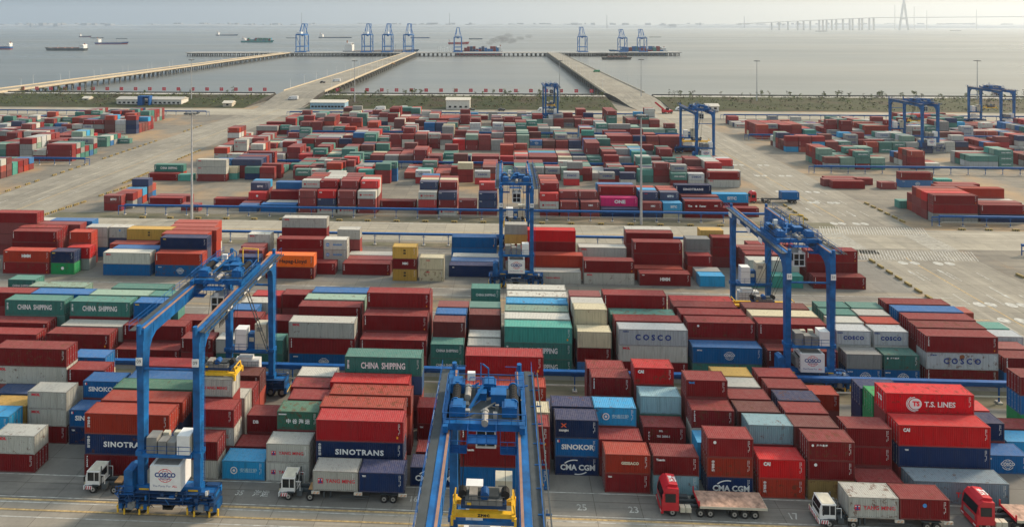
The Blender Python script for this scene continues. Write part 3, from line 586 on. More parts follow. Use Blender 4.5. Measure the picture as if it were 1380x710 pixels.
LAYOUT = """
A0|-72.24,20,dr:id wh:MCL;-58.9,40,dr+:vt nv+:ST or+:cnv;-45.86,20,wh dr;-39.19,20,lb:LB;-32.89,20,wh:YM wh:YM;-25.9,40,dr+:vt nv+:ST rd2+:id;-12.79,20,nv:CMA;-5.94,40,bl+:id dr+:YX dr+:vt;13.74,20,dr:sm or:SEA;20.2,20,cy:id dr:YX;27.38,20,nv:CMA or:cnv dr:lg;34.17,20,or:cnv rd:CAI;40.62,20,yo:id dr:lg dr:CN2;46.95,20,dr;54.32,40,lg+:RN
A1|-78.56,20,bl+ lb+:id;-58.56,40,or+ nv+ or+:id;-44.87,20,dr wh:YM dr:CAI;-38.69,20,dr;-32.51,20,dr dr dg:CN;-26.33,40,dr+ or+ or+;-12.5,20,dr;-6.16,20,dr dr;0.46,20,dr+ or+ cr+;7.24,20,nv:CMA bl:SK nv:X;13.42,20,dr dr;27,20,lb lb;34,20,or dr cy:rust;40.18,20,dr dr br;47.24,20,dr:ye dr:id dr:id;54.19,40,dr nv+:sm rd+:CAI
A2|-78.35,20,ye ye+;-71.99,20,dr:id wh:MCL wh:MCL;-65.49,20,nv:sm bl:SK;-58.75,40,dr+ or+ dg+;-46.44,20,dr dr dr wh:YM;-38.17,20,dr dr:DB;-31.99,20,dr dr dr;-25.81,40,dr+ or+ or+:id;6.96,20,dr nv nv;13.14,20,dr dr lb:LB;20.21,20,or dr:PCL;27.14,20,cy wh dr:vt;33.6,20,dr dr br;40.39,20,dr dr dr;54.23,40,dr dr dr+:TSs ts+:TS;67.77,20,bl:CL
A3|-79.88,20,bl nvb+;-65.48,20,dr dr bl:SK;-58.46,40,dr bl+ bl+;-45.86,20,wh+ wh+;-32.72,20,or dr dr;-26.54,40,dr+ dr+ rd+;-13.14,20,dr:sm dr:bd;-5.79,40,dr+ or+ or+:id;6.52,20,nv nvb+;20.45,20,dr gn cy:rust;27.19,20,dr dr dr dr:bs;33.54,20,dr dr dr;40.66,20,dr dr nv;54.34,20,gr+ gr+ gr+:w;66.89,20,dr nv:id;73.27,20,lb
A4|-82.47,40,dr dr wh+:MCL dr+:gb;-70.16,20,dr wh dr:vt;-58.28,40,dr+ dr+ rd2+;-45.9,20,dr dr;-32.71,20,or or wh;-24.98,40,dr dr nvb+ gn+:CS;-5.98,40,dr+ dr+ dr+ rd2+:id;13.6,20,dr+ br+ dr+:vt;20.16,20,dr dr dr rd:CAI;33.28,20,dr dr wh;40.42,20,dr dr dr;54.24,20,nv nv nv+:w;67.11,20,nv rd;74.35,20,dr
A5|-72,20,dr cr bl+;-45.97,20,or+ br+:id;-33.24,20,wh wh;13.32,20,dr+ dr+ dr;33.28,20,dr dr ye;40.2,20,dr or dr;46.61,20,dr or:id;80.01,20,gr+:w bl+ dr+
B0|-99.59,40,dr dr;-85.58,40,dr dr+:id;-72.24,40,dr+:vt;-59.71,20,dr dr:vt;-53.11,20,gn wh;-46.55,20,gn gn;-39.4,40,bl+:CL dr+:vt wh+:MCL;-26.17,40,dr+:vt dr+:vt;-13.29,20,gn:CS gn:CS;-6.53,20,gn wh;0.15,40,gn+:CS gn+:CS te+:id;13.26,20,bl dr:id cr+;20.67,40,dr+:vt wh+:MCL wh2+:CO;33.72,40,gn+ bl+:CL;46.9,40,dr dr+:vt;60.5,20,bl:CL gy;66.95,20,bl:CL gn:CN2;74.15,40,dr+:vt wh2+:COr dr+:vt;87.38,20,bl dr:vt
B1|-100.01,40,dr+ dr+:id;-85.04,40,dr wh+;-72.72,40,dr+ dr+:vt;-52.02,20,dr wh dr;-26.38,40,dr+:vt dr+:vt dr+:vt;-13.19,20,dr dr br:id;-6.58,20,wh wh;0.2,40,gn+ gn+ wh+;13.04,20,dr dr cr cr+;20.58,40,dr+ dr+ dr+;33.78,40,dr+ dr+ dr+:lg;46.56,40,dr+ dr+ dr+:vt;60.43,20,wh wh wh2:CO;67.05,20,dr wh wh2:CO;74.61,40,dr+ dr+ dr+;88.04,20,bl dr
B2|-98.81,40,gn+ gn+ gn+:CS;-85.56,40,gn+ dr+ gn+:CS;-72.62,20,gn+ bl+ bl+:yl;-63.67,20,dr dr+;-54.03,20,dr bl bl;-46.97,20,wh+ dr+:id;-39.79,40,dr+ dr+ dr+:id;-26.3,40,dr+ dr+ dr+:vt dr+:vt;-13.04,20,dr dr bl;-6.62,20,dr dr br;0.2,40,gn+ gn+ gnp+;13.03,20,wh dr dr wh;20.3,40,gn+ gn+ gn;33.35,40,dr+ dr+ dr+;46.54,40,dr+ wh+ cr+;61.08,20,gn gn wh;67.55,20,dr dr or;75.05,40,dr+ dr+ dr+;89.66,20,dr+ wh2+:CO
B3|-108.33,40,dr+ dr+ dr+;-96.02,40,bl+ bl+ bl+;-83.71,40,gn+ gn+ gnp+;-71.4,20,gn+ gn+ gn+;-52.45,20,dr wh wh;-39.65,40,gn+ gn+ gnp+;-12.95,20,dr dr dr;-6.65,20,dr gn gn;0.5,40,bl+ bl+ lb+;12.95,20,dr dr dr dr;19.41,40,dr dr dr dr+:vt;32.96,40,dr+ dr+ dr+;46.52,40,dr+ dr+ br+;61.46,20,gn gn gn;67.83,20,dr dr wh;75.13,40,dr+ dr+ bl+;89.61,20,dr+ te+
B4|-99.07,40,gn+ gn+ gnp+;-81.23,40,gn+ gn+ gn+;-51.49,20,dr dr rd2;-45.31,20,dr dr dr+;-39.13,40,bl+ gn+ bl+;-26.82,40,dr+ dr+ dr+;-6.52,20,gn gn;0.66,40,wh+ wh+ wh+;33.38,40,dr+ dr+ rd2;47.15,40,dr+ dr+;61.91,20,gn gn gn;68.31,20,dr dr gn;74.83,40,dr+ dr+ dr+
B5|-106.02,20,gn+ gn+ gn+:CS;-75.85,20,or+ or+;-38.56,40,dr+ gn+;-6.68,20,gn+ gn+ gn+:CS;0.68,40,gn+ gn+ wh+;62.31,20,gn gn;87.68,20,dr+ or+
C0|-135.85,20,wh;-127.22,40,dr+:vt or+:HM;-114.62,20,gr+:w nv+:yl;-100.99,40,bl+ wh+:MCL;-87.54,40,bl+:CL or+:vt;-67,20,wh nv;-59.27,40,dr+:vt og+:HL;-27.39,20,ye+:MSk dr:MS ye+:MSk;-20.69,20,cr+:rt cr+:rt;6.78,40,wh+:YM;19.58,40,wh+:MCL dr+:vt;32.99,40,dr+:HM;47.35,20,lb;59.66,40,te+;74.31,40,dr+:vt
C1|-112.67,20,gy+ rd+:CAI;-100.45,40,bl+ bl+;-87.92,40,nv+ nv+ nv+:yl;-67.38,20,dr+ dr+;-48.59,20,dr+:vt;-40.66,40,dr+:vt;-13.69,40,nv+:sm;7.66,40,or+ or+;32.19,40,or+;47.39,20,gy;60.13,40,wh wh+;74.02,40,dr dr dr+:vt
C2|-129.85,40,dr+ dr+ dr+:vt;-114.26,20,dr+ or+ or+:vt;-103.21,40,or+ or+;-89.24,40,dr+ or+ or+;-68.1,20,dr+ dr+;-58.7,40,dr dr dr:sm;-46.39,20,wh wh:ML wh:ML;-40.21,40,dr+;-13.38,40,bl+;6.11,40,dr dr dr+ rd+;32.82,40,dr dr+ dr+:vt;46.3,20,or dr:id;60.58,40,dr+ dr+;74.2,40,dr dr
C3|-130.69,40,dr+ dr+ dr+;-100.56,40,bl+ or+ ye+:MSk;-88.25,40,dr+ or+ or+;-67.61,20,wh wh wh:MCL;-58.44,40,dr+ dr+;-40.62,40,wh+;-13.25,40,wh+;0.27,20,dr dr;19.42,40,wh+ wh+:MCL;46.81,20,dr gy+ gy+;60.82,40,dr+ dr+
C4|-139.91,40,dr+ dr+ dr+ dr+;-127.6,40,dr+ dr+ dr+;-113.84,20,bl wh wh+:MCL;-107.38,20,bl nv wh+:bd;-90.2,40,dr+ nv+ or+;-59.54,40,dr+ dr+ dr+ wh:MCL;-44.4,20,or+ dr+ wh;0.28,20,dr or ye wh;32.16,40,dr+ dr+ dr+;54.37,20,dr dr dr;61.01,40,dr dr
C5|-138.62,40,wh+ wh+ wh+;-126.31,40,bl+ bl+ bl+;-90.81,40,wh+ or+ or+;-14.01,40,bl+ bl+:id;0.28,20,dr or wh;32.56,40,dr+ dr+ wh+;52.27,20,dr+ dr+ ye+;64.65,40,dr dr
D0|-135.64,20,dr dr:SI;-108.81,20,dr:sm;-88.89,20,bl;-81.53,40,bl+;-68.64,20,dr:vt dr:vt dr:vt;-62.1,20,wh:YM nv:yl rd:CAI;-55.33,20,wh:YM dr:vt dr:vt;-48.57,20,dr:vt dr:vt wh:YM;-28.18,20,dr rd:id wh:YM;-21.51,20,wh:YM dr:vt nv:yl;-14.86,20,dr dr:yl;-8.22,20,dr nv:yl nv:yl;12.05,20,dr wh:YM rd:CAI;18.6,20,dr dr:vt;25.38,20,dr dr:MS;32.14,40,nv+;45.59,20,nv dr:MS;52.05,20,cr lb:SI;58.96,40,dr+ dr+:TF;137.3,45,gy+ dr+ dr+:vt;151.95,45,nv+ dr+:vt
D1|-133.44,20,gy dr;-89.18,20,dr;-80.68,40,wh+;-68.37,20,dr dr dr wh:YM;-62.19,20,dr dr dr dr:yl;-55.13,20,dr dr dr dr:vt;-48.28,20,dr dr wh rd:CAI;-28.1,20,dr dr dr nv:yl;-21.58,20,dr dr dr dr:vt;-8.1,20,dr dr rd rd:CAI;12.47,20,dr dr dr dr:yl;18.65,20,dr nv dr:yl;25.02,20,dr nv dr:vt;32.25,40,nv+ pk+:ONE;45.05,20,dr nv nv:rt;51.85,20,dr lb nv:SI;59.35,40,dr nv+;71.66,40,dr+:vt;137.23,45,dr+ dr+ rd+;153.27,45,dr+ dr+
D2|-133.52,20,nv or;-123.68,40,dr+:vt;-100.45,40,dr+:vt;-88.14,20,dr rd:w;-80.3,40,dr+ dr+;-67.99,20,dr dr dr dr;-61.81,20,dr dr dr wh;-55.42,20,dr dr dr dr;-48.47,20,dr dr wh wh;-42.05,40,dr+:vt;-28.26,20,dr dr dr cr;-21.64,20,dr dr wh cr;12.41,20,dr dr or or;32.1,40,dr+ dr+ dr+:vt;45.22,20,nv nv lb;52.11,20,dr or or;59.73,40,dr+ dr+;137.58,45,dr+ dr+ or+;153.63,45,nv+ wh
D3|-133.55,20,or lb;-122.51,40,dr+;-88.6,20,dr dr nv:SI;-79.61,40,dr dr bl+;-67.3,20,dr dr dr or;-61.12,20,dr dr dr wh;-54.94,20,dr dr dr dr;-48.76,20,dr dr or or;-28.4,20,dr dr dr or;-21.69,20,dr dr dr dr;12.33,20,dr dr wh dr;32.06,40,bl+ dr+ bl+;45.37,20,nv or or;52.12,20,or or or;58.3,40,dr+ dr+ nv+:ST;70.61,40,dr+ lb+:SI;138.12,45,dr+ dr+ dr+;152.5,45,dr+ or+ or+
D4|-133.26,20,nv br nv;-89.05,20,bl dr lb;-79.93,40,dr dr+;-67.62,20,dr dr dr dr;-61.44,20,or wh wh wh;-55.26,20,dr wh dr dr;-28.55,20,dr dr nv bl;12.25,20,dr dr dr or;32.26,40,dr dr lb;138.37,20,or+ dr+;146.41,45,dr+ dr+ dr+
D5|-133.74,20,bl or;-62.93,20,dr dr dr wh;-28.94,20,dr gn gn;136.1,20,te;142.28,20,or nv+;149.2,45,wh+ wh+ dr+
E0|-143.79,40,dr+:vt;-131.48,20,te:id;-123.81,40,dr+:vt wh+:MCL wh+:MCL;-83.37,20,dr gn:CS;-77.05,20,dr wh:MCL;-70.73,20,te te or;-57.84,20,gn te;-50.98,20,dr dr gn;-34.92,20,rd2 wh2:CO;-11.31,20,rd wh2:CO;23.72,20,rd wh2:CO;37.6,20,dr gy:CO;45.67,20,wh nv:id;65.44,20,dr gn:CS;72,20,wh wh2:CO;79.4,40,wh+:MCL dr+:vt;126.68,40,dr+;144.75,20,dr:vt
E1|-143.07,40,or+ gn+:CS;-114.51,20,te cr;-105.26,20,nv gn;-99.08,20,dr dr;-70.09,20,gn gn dr;-59.47,20,dr rd:id;-48.89,20,bl bl:CL gn:CS;-34.46,20,te te;-18.3,20,dr dr cr;66.26,20,gn gn gy:CO;80.96,40,wh+ wh+:MCL;124.86,40,dr+;154,40,bl+:CL dr+:vt
E2|-103.44,40,dr+ dr+;-77.1,20,dr dr;-70.02,20,gn gn gn;-63.26,20,gn gy;25.79,20,gn dr gy;40.6,20,dr nv;53.87,20,gn te;60.05,20,dr dr dr:vt;83.11,20,wh wh;126.96,40,dr+;139.27,20,dr;169.55,20,te
"""
BOXES = []     # every container of the yard: dict(x, y, z, L, hc, code, mark, block, row, tier, ntier)
def add_stack(block, row, x, y, L, tiers, jit=None):
    z = 0.0; j = jit or rnd
    n = len(tiers)
    for i, tcode in enumerate(tiers):
        base, _, mk = tcode.partition(':'); hc = base.endswith('+'); base = base.rstrip('+')
        BOXES.append(dict(x=x + j.uniform(-.04, .04), y=y + j.uniform(-.04, .04), z=z, L=L, hc=hc, code=base, mark=mk, block=block, row=row, tier=i, n=n, key=(block, row, round(x, 1))))
        z += 2.896 if hc else 2.591
for ln in LAYOUT.strip().splitlines():
    k, r = ln.split('|'); y0, pitch = BLOCKS[k[0]]; row = int(k[1])
    for e_ in r.split(';'):
        x, L, t_ = e_.split(',')
        add_stack(k[0], row, float(x), y0 + pitch * row, int(L), t_.split())
# the yard further back, block by block
COLS = 'dr dr dr dr dr dr dr dr or rd rd2 gn gn gn te gnp br wh wh wh wh2 gy gy gy bl bl nv nv lb cr br'.split()
def code_mark(rg, c):
    q = rg.random(); mk = ''
    if c == 'gn' and q < .7: mk = 'CS'
    elif c == 'bl' and q < .7: mk = 'CL'
    elif c in ('wh2', 'gy') and q < .5: mk = 'CO'
    elif c == 'wh' and q < .3: mk = 'MCL'
    elif c == 'wh' and q < .6: mk = 'YM'
    elif c in ('dr', 'rd', 'or') and q < .4: mk = 'vt'
    return c + (':' + mk if mk else '')
FAM = [('dr', 'dr', 'or', 'br'), ('gn', 'gn', 'dr', 'gnp'), ('gn', 'gy', 'dr', 'dr'), ('dr', 'dr', 'wh', 'gy'), ('dr', 'br', 'or', 'wh'), ('wh', 'gy', 'wh2', 'gn'), ('dr', 'dr', 'gn', 'gy'), ('bl', 'bl', 'gy', 'gn'), ('dr', 'nv', 'dr', 'wh'), ('dr', 'rd2', 'or', 'dr')]
def fill(block, xs0, xs1, y0, rows, dens, hmax, seed, pitch=2.8, p40=.08, skip=()):
    """one block of the yard: bays of containers, each bay mostly from one shipping line"""
    rg = random.Random(seed); x = xs0; fam = rg.choice(FAM); hb = 3
    while x < xs1 - 6:
        L = 40 if rg.random() < p40 and x < xs1 - 13 else 20
        empt = rg.random() > dens
        if rg.random() < .5: hb = rg.choice([2, 2, 3, 3]) if hmax >= 4 else rg.randint(1, hmax)
        if rg.random() < .45: fam = rg.choice(FAM)
        hr = hb
        for r_ in range(rows):
            if r_ in skip: continue
            if empt and rg.random() < .75: continue
            if rg.random() < .08: continue
            if rg.random() < .35: hr = hb + rg.choice([-1, -1, 0, 1])
            h = max(1, min(hmax, hr)); pick = rg.choice(fam)
            cs = []
            for i in range(h):
                if rg.random() < .7: pick = rg.choice(fam) if rg.random() < .7 else rg.choice(COLS)
                cs.append(code_mark(rg, pick))
            add_stack(block, r_, x, y0 + pitch * r_, L, cs, rg)
        x += LEN[L] + .38
fill('E', -118, -60, 231, 6, .45, 3, 11); fill('E', -60, 96, 233, 5, .74, 3, 12)
fill('F', -130, 98, 252, 6, .93, 4, 13); fill('G', -141, 98, 287, 6, .97, 4, 14)
fill('H', -141, 96, 321, 6, .97, 4, 15); fill('I', -136, 98, 352, 6, .85, 4, 16); fill('J', -132, 60, 376, 3, .5, 3, 17)
fill('K', -340, -200, 226, 6, .9, 4, 21); fill('L', -340, -197, 256, 6, .92, 4, 22); fill('M', -390, -198, 287, 6, .92, 4, 23)
fill('N', -430, -208, 322, 6, .9, 4, 24); fill('O', -450, -222, 356, 6, .6, 3, 25)
fill('P', 140.5, 168, 256, 6, 1, 4, 31, p40=0); fill('P', 178, 194, 258, 5, 1, 3, 41, p40=0)
fill('Q', 140, 340, 290, 6, 1, 4, 32); fill('R', 140, 400, 322, 6, 1, 4, 33); fill('S', 142, 420, 356, 6, .92, 3, 34)
fill('Q', 206, 330, 262, 4, .8, 3, 36); fill('D', 240, 330, 189, 6, .95, 3, 38)

# ---- which containers show largest: draw all of them once into a small depth buffer
def rank_boxes():
    Wd, Hd = 690, 355
    idb = -np.ones((Hd, Wd), int); zb = np.full((Hd, Wd), 1e9)
    ct, st = math.cos(YAW), math.sin(YAW)
    for i, q in enumerate(BOXES):
        Lm = LEN[q['L']]; H = 2.896 if q['hc'] else 2.591
        x0, x1, y0, y1, z0, z1 = q['x'], q['x'] + Lm, q['y'], q['y'] + 2.44, q['z'], q['z'] + H
        ex = x0 if x0 > 0 else x1
        quads = [[(x0, y0, z0), (x1, y0, z0), (x1, y0, z1), (x0, y0, z1)], [(x0, y0, z1), (x1, y0, z1), (x1, y1, z1), (x0, y1, z1)],
                 [(ex, y0, z0), (ex, y1, z0), (ex, y1, z1), (ex, y0, z1)]]
        for qd in quads:
            pts = []
            for X, Y, Z in qd:
                a = ct * X + st * Y; d = -st * X + ct * Y
                pts.append(((646 + 771 * a / d) / 2, (33 + 771 * (CAM_H - Z) / d) / 2, d))
            us = [p_[0] for p_ in pts]; vs = [p_[1] for p_ in pts]; d = sum(p_[2] for p_ in pts) / 4
            ua, ub, va, vb = max(0, int(min(us))), min(Wd - 1, int(max(us)) + 1), max(0, int(min(vs))), min(Hd - 1, int(max(vs)) + 1)
            if ua >= ub or va >= vb: continue
            gu, gv = np.meshgrid(np.arange(ua, ub + 1) + .5, np.arange(va, vb + 1) + .5)
            s = None; inside = np.ones(gu.shape, bool)
            ar = sum(us[k] * vs[(k + 1) % 4] - us[(k + 1) % 4] * vs[k] for k in range(4)); sg = 1 if ar > 0 else -1
            for k in range(4):
                k2 = (k + 1) % 4
                inside &= sg * ((us[k2] - us[k]) * (gv - vs[k]) - (vs[k2] - vs[k]) * (gu - us[k])) >= 0
            sub = zb[va:vb + 1, ua:ub + 1]; ok = inside & (d < sub)
            sub[ok] = d; idb[va:vb + 1, ua:ub + 1][ok] = i
    cnt = np.bincount(idb[idb >= 0].ravel(), minlength=len(BOXES))
    for i, q in enumerate(BOXES): q['px'] = int(cnt[i])
rank_boxes()
order = sorted(range(len(BOXES)), key=lambda i: -BOXES[i]['px'])
N_SINGLE = 290
singles = sorted(i for i in order[:N_SINGLE])
rest = [i for i in range(len(BOXES)) if i not in set(singles)]
def build_container(root, L, hc, code, mark, right_doors, detail=True):
    body, frame, doors, Lm, W, H = container_meshes(L, hc, right_doors)
    colr = PAL[code][0]; k = rnd.uniform(.78, 1.15); colr = tuple(min(1, c_ * k) for c_ in colr)
    put(body, 'body', root, color=colr); put(frame, 'frame', root, color=tuple(c_ * .8 for c_ in colr))
    for d_ in doors: put(d_, 'door', root, color=colr)
    for me, fx, fz, dx, s_, nm in marks(mark, L):
        if s_ < .01: continue
        o = put(me, nm, root, loc=(fx * Lm, -0.006 - dx, fz * H), rot=(R(90), 0, 0)); o.scale = (s_, s_, s_)
    if mark == 'TS': 
        o = put(T('TS', .9, LW, .05), 'lettering', root, loc=(-0.03, 1.22, H * .55), rot=(R(90), 0, R(-90)))
BN = {'A': 'nearest block', 'B': 'second block', 'C': 'third block', 'D': 'fourth block', 'E': 'fifth block'}
RN = ['front row', 'second row', 'third row', 'fourth row', 'fifth row', 'back row']
LT = {'CS': 'white lettering', 'ST': 'white lettering', 'SK': 'white lettering', 'CMA': 'white lettering and arc', 'YM': 'red lettering', 'YMh': 'red lettering', 'MCL': 'small red letters',
      'CL': 'white globe emblem', 'CO': 'navy letters', 'COr': 'navy letters and rust patch', 'HM': 'white block letters', 'CAI': 'three white letters', 'vt': 'white vertical letters'}
HERO = {'TS': 'scarlet long container with white round emblem and big white lettering', 'ONE': 'pink long container with three big white letters beside the tall mast',
        'HL': 'bright orange long container with black lettering in the third block', 'CN': 'dark green short container with white Chinese characters',
        'RN': 'blue-grey long container with red lettering behind the rightmost red truck', 'PCL': 'maroon short container with white vertical letters and number row',
        'SEA': 'brick-red short container with a pale line of letters right of the nearest crane', 'TF': 'maroon long container with white slogan beyond the third block',
        'DB': 'maroon short container with two white letters in a low stack', 'X': 'navy short container with orange cross emblem on top of a blue stack',
        'COr': 'grey-white long container with navy letters and a rust patch'}
used_lab = set(); nstack = {}
stacks = {}
for i in singles:
    q = BOXES[i]; stacks.setdefault((q['block'], q['row']), {}).setdefault(q['key'], []).append(i)
for i in singles:
    q = BOXES[i]; right = q['x'] < 0
    st_ = sorted(stacks[(q['block'], q['row'])].items(), key=lambda kv: kv[0][2])
    idx = [k_ for k_, _ in st_].index(q['key']) + 1; mem = sorted(st_[idx - 1][1])
    pos_ = mem[::-1].index(i)      # 0 = topmost shown
    if len(mem) == 1: tn = 'atop' if q['tier'] == q['n'] - 1 else 'in'
    else: tn = ['top of', 'second from top in', 'third from top in', 'fourth from top in', 'bottom of'][pos_]
    cname = PAL[q['code']][1]; ln_ = 'short' if q['L'] == 20 else 'long'
    lab = f"{cname} {ln_} container {tn} {ORD[idx]} stack from left, {RN[min(q['row'],5)]} of {BN.get(q['block'],'far block')}"
    if q['mark'] in HERO and HERO[q['mark']] not in used_lab: lab = HERO[q['mark']]
    if len(lab.split()) > 16: lab = lab.replace(' container ', ' box ').replace(' from left,', ',')
    used_lab.add(lab)
    root = empty('shipping_container', (q['x'], q['y'], q['z']), label=lab, cat='container', group='shipping containers stacked in the yard')
    build_container(root, q['L'], q['hc'], q['code'], q['mark'], right)
# all the others as one mesh
V, F, MI, CL_ = [], [], [], []
tmesh = {}
for i in rest:
    q = BOXES[i]; Lm = LEN[q['L']]; H = 2.896 if q['hc'] else 2.591; x, y, z = q['x'], q['y'], q['z']
    n = len(V); k = rnd.uniform(.85, 1.12); fd = rnd.uniform(.04, .2); c_ = tuple(min(1, v_ * k) * (1 - fd) + g_ * fd for v_, g_ in zip(PAL[q['code']][0], (.30, .28, .26))) + (rnd.random(),)
    a = .03
    V += [(x, y, z + a), (x + Lm, y, z + a), (x + Lm, y + 2.44, z + a), (x, y + 2.44, z + a), (x, y, z + H - a), (x + Lm, y, z + H - a), (x + Lm, y + 2.44, z + H - a), (x, y + 2.44, z + H - a)]
    for f_ in [(3, 2, 1, 0), (4, 5, 6, 7), (0, 1, 5, 4), (1, 2, 6, 5), (2, 3, 7, 6), (3, 0, 4, 7)]: F.append(tuple(n + t_ for t_ in f_)); MI.append(0); CL_.append(c_)
    # dark rails between the tiers
    n = len(V); g = .10
    V += [(x - .01, y - .012, z), (x + Lm + .01, y - .012, z), (x + Lm + .01, y - .012, z + g), (x - .01, y - .012, z + g)]
    F.append((n, n + 1, n + 2, n + 3)); MI.append(0); CL_.append(tuple(v_ * .35 for v_ in c_[:3]) + (.5,))
    if q['mark'] and q['px'] > 18:
        for me, fx, fz, dx, s_, nm in marks(q['mark'], q['L']):
            if s_ < .01: continue
            if me.name not in tmesh: tmesh[me.name] = mesh_arrays(me)
            vs, fs = tmesh[me.name]; n = len(V)
            V += [(x + fx * Lm + s_ * v_[0], y - .02 - dx, z + fz * H + s_ * v_[1]) for v_ in vs]
            mm = me.materials[0]; cc = {'lettering_white': (.78, .78, .76), 'lettering_red': (.62, .03, .05), 'lettering_navy': (.02, .05, .22)}.get(mm.name, (.7, .7, .7)) + (0,)
            for f_ in fs: F.append(tuple(n + t_ for t_ in f_)); MI.append(0); CL_.append(cc)
me = bpy.data.meshes.new('far_containers'); me.from_pydata(V, [], F); me.materials.append(CMS)
at_ = me.attributes.new('Col', 'FLOAT_COLOR', 'FACE'); at_.data.foreach_set('color', np.array(CL_, 'f').ravel())
me.update()
o = put(me, 'far_containers')
tag(o, 'densely packed stacks of coloured containers filling the yard further back', 'containers', kind='stuff')
print('containers', len(BOXES), 'single', len(singles), 'least px', BOXES[order[N_SINGLE - 1]]['px'], 'visible', sum(q['px'] > 0 for q in BOXES))
# ================================================================ RUBBER-TYRED GANTRY CRANES
HX, SPAN, TOP = 3.7, 23.5, 23.9
RM = {}
def rm(name, fn):
    if name not in RM:
        b = MB(); fn(b); RM[name] = b.mesh(name)
    return RM[name]
def f_leg(b):           # tapered box leg with a curved gusset towards the girder; local +y is inward
    b.m(BLUE)
    def ringv(z, x, ya, yb): return [(-x, ya, z), (x, ya, z), (x, yb, z), (-x, yb, z)]
    lv = [ringv(3.2, .44, -.42, .42), ringv(8, .44, -.45, .45), ringv(19.2, .44, -.62, .62), ringv(20.9, .44, -.66, .8), ringv(21.8, .44, -.66, 1.3), ringv(22.3, .44, -.66, 2.1), ringv(TOP - .02, .44, -.66, 2.1)]
    for a, c in zip(lv[:-1], lv[1:]):
        b.poly(a + c, [(0, 1, 5, 4), (1, 2, 6, 5), (2, 3, 7, 6), (3, 0, 4, 7)])
    b.poly(lv[0], [(3, 2, 1, 0)]); b.poly(lv[-1], [(0, 1, 2, 3)])
    b.box(-.62, .62, -.6, .6, 7.6, 8.2); b.tube((0, -.85, 23.4), (0, -.85, 24.6), .28, 8)
def f_girder(b):
    b.m(BLUE).box(-.5, .5, -.6, SPAN + .6, TOP - 1.5, TOP)
    for i in range(9): y = 1.5 + i * (SPAN - 3) / 8; b.box(-.54, .54, y - .05, y + .05, TOP - 1.5, TOP - .04)
def f_rail(b): b.m(RAILB).box(-.12, .12, -.4, SPAN + .4, TOP + .003, TOP + .13)
def f_walk(b):
    b.m(GREYD).box(-.42, .42, -.8, SPAN + .8, -.06, 0)
    b.m(BLUE2).railing([(-.40, -.8, 0), (-.40, SPAN + .8, 0)], 1.05, 1.9, .03)
    b.m(BLUE2)
    for i in range(8): b.bar((.4, i * SPAN / 7, -.08), (-.4, i * SPAN / 7, -.1), .1)
def f_fest(b):          # festoon rails beside the girder
    b.m(GREYD).box(-.08, .08, -1.4, SPAN + .2, .2, .32); b.box(.42, .54, -1.4, SPAN + .2, .2, .30)
    b.m(BLUE)
    for i in range(10): y = i * SPAN / 9; b.bar((-.5, y, .05), (.6, y, .12), .10); b.bar((.2, y, .12), (.2, y, .5), .06)
    b.m(BLACK)
    for i in range(7):
        y = 2 + i * .35; b.bar((.2, y, .2), (.2, y + .17, -.9), .05); b.bar((.2, y + .17, -.9), (.2, y + .35, .2), .05)
def f_sill(b):          # saddle beam along the travel direction
    b.m(BLUE).box(-4.3, 4.3, -.5, .5, 2.75, 3.75)
    b.box(-6.3, -4.3, -.65, .65, 2.6, 3.0); b.box(4.3, 6.3, -.65, .65, 2.6, 3.0)
    b.m(YEL).box(-3.9, -2.6, -.52, -.503, 3.1, 3.4); b.box(2.6, 3.9, -.52, -.503, 3.1, 3.4)
def f_pform(b):
    b.m(BLUE).box(-3.25, 3.25, -1.0, 1.0, 7.75, 8.15); b.box(-3.25, 3.25, -.3, .3, 7.3, 7.75)
    b.m(BLUE2).railing([(-3.2, -.98, 8.15), (3.2, -.98, 8.15)], 1.05, 1.6, .025); b.railing([(-3.2, .98, 8.15), (3.2, .98, 8.15)], 1.05, 1.6, .025)
def f_brace(b): b.m(BLUE).tube((-HX + .4, -.3, 18.7), (HX - .4, -.3, 18.7), .17, 8)
def f_clutter(b):       # ladders, hoses, boxes and guards hung around the wheel gear
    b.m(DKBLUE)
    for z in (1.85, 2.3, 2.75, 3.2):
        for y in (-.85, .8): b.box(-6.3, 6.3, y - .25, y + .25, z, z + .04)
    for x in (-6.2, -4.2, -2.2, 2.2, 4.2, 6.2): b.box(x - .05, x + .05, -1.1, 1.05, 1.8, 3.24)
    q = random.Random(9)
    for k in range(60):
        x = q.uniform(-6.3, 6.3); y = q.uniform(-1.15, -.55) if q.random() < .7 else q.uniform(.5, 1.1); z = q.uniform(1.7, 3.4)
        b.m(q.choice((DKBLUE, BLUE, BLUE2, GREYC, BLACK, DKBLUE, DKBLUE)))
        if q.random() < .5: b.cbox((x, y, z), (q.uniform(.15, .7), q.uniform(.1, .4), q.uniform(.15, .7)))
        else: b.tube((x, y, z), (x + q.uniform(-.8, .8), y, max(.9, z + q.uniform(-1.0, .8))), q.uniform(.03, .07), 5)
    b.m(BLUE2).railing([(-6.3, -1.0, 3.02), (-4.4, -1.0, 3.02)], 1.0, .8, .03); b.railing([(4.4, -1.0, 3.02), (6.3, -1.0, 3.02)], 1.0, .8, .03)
    b.m(CAB).box(5.2, 5.5, -1.2, -1.1, 3.3, 3.8); b.m(YEL)
    for x in (-5.6, -3.6, 3.6, 5.6): b.box(x - .1, x + .1, -.95, -.85, .3, 1.0)
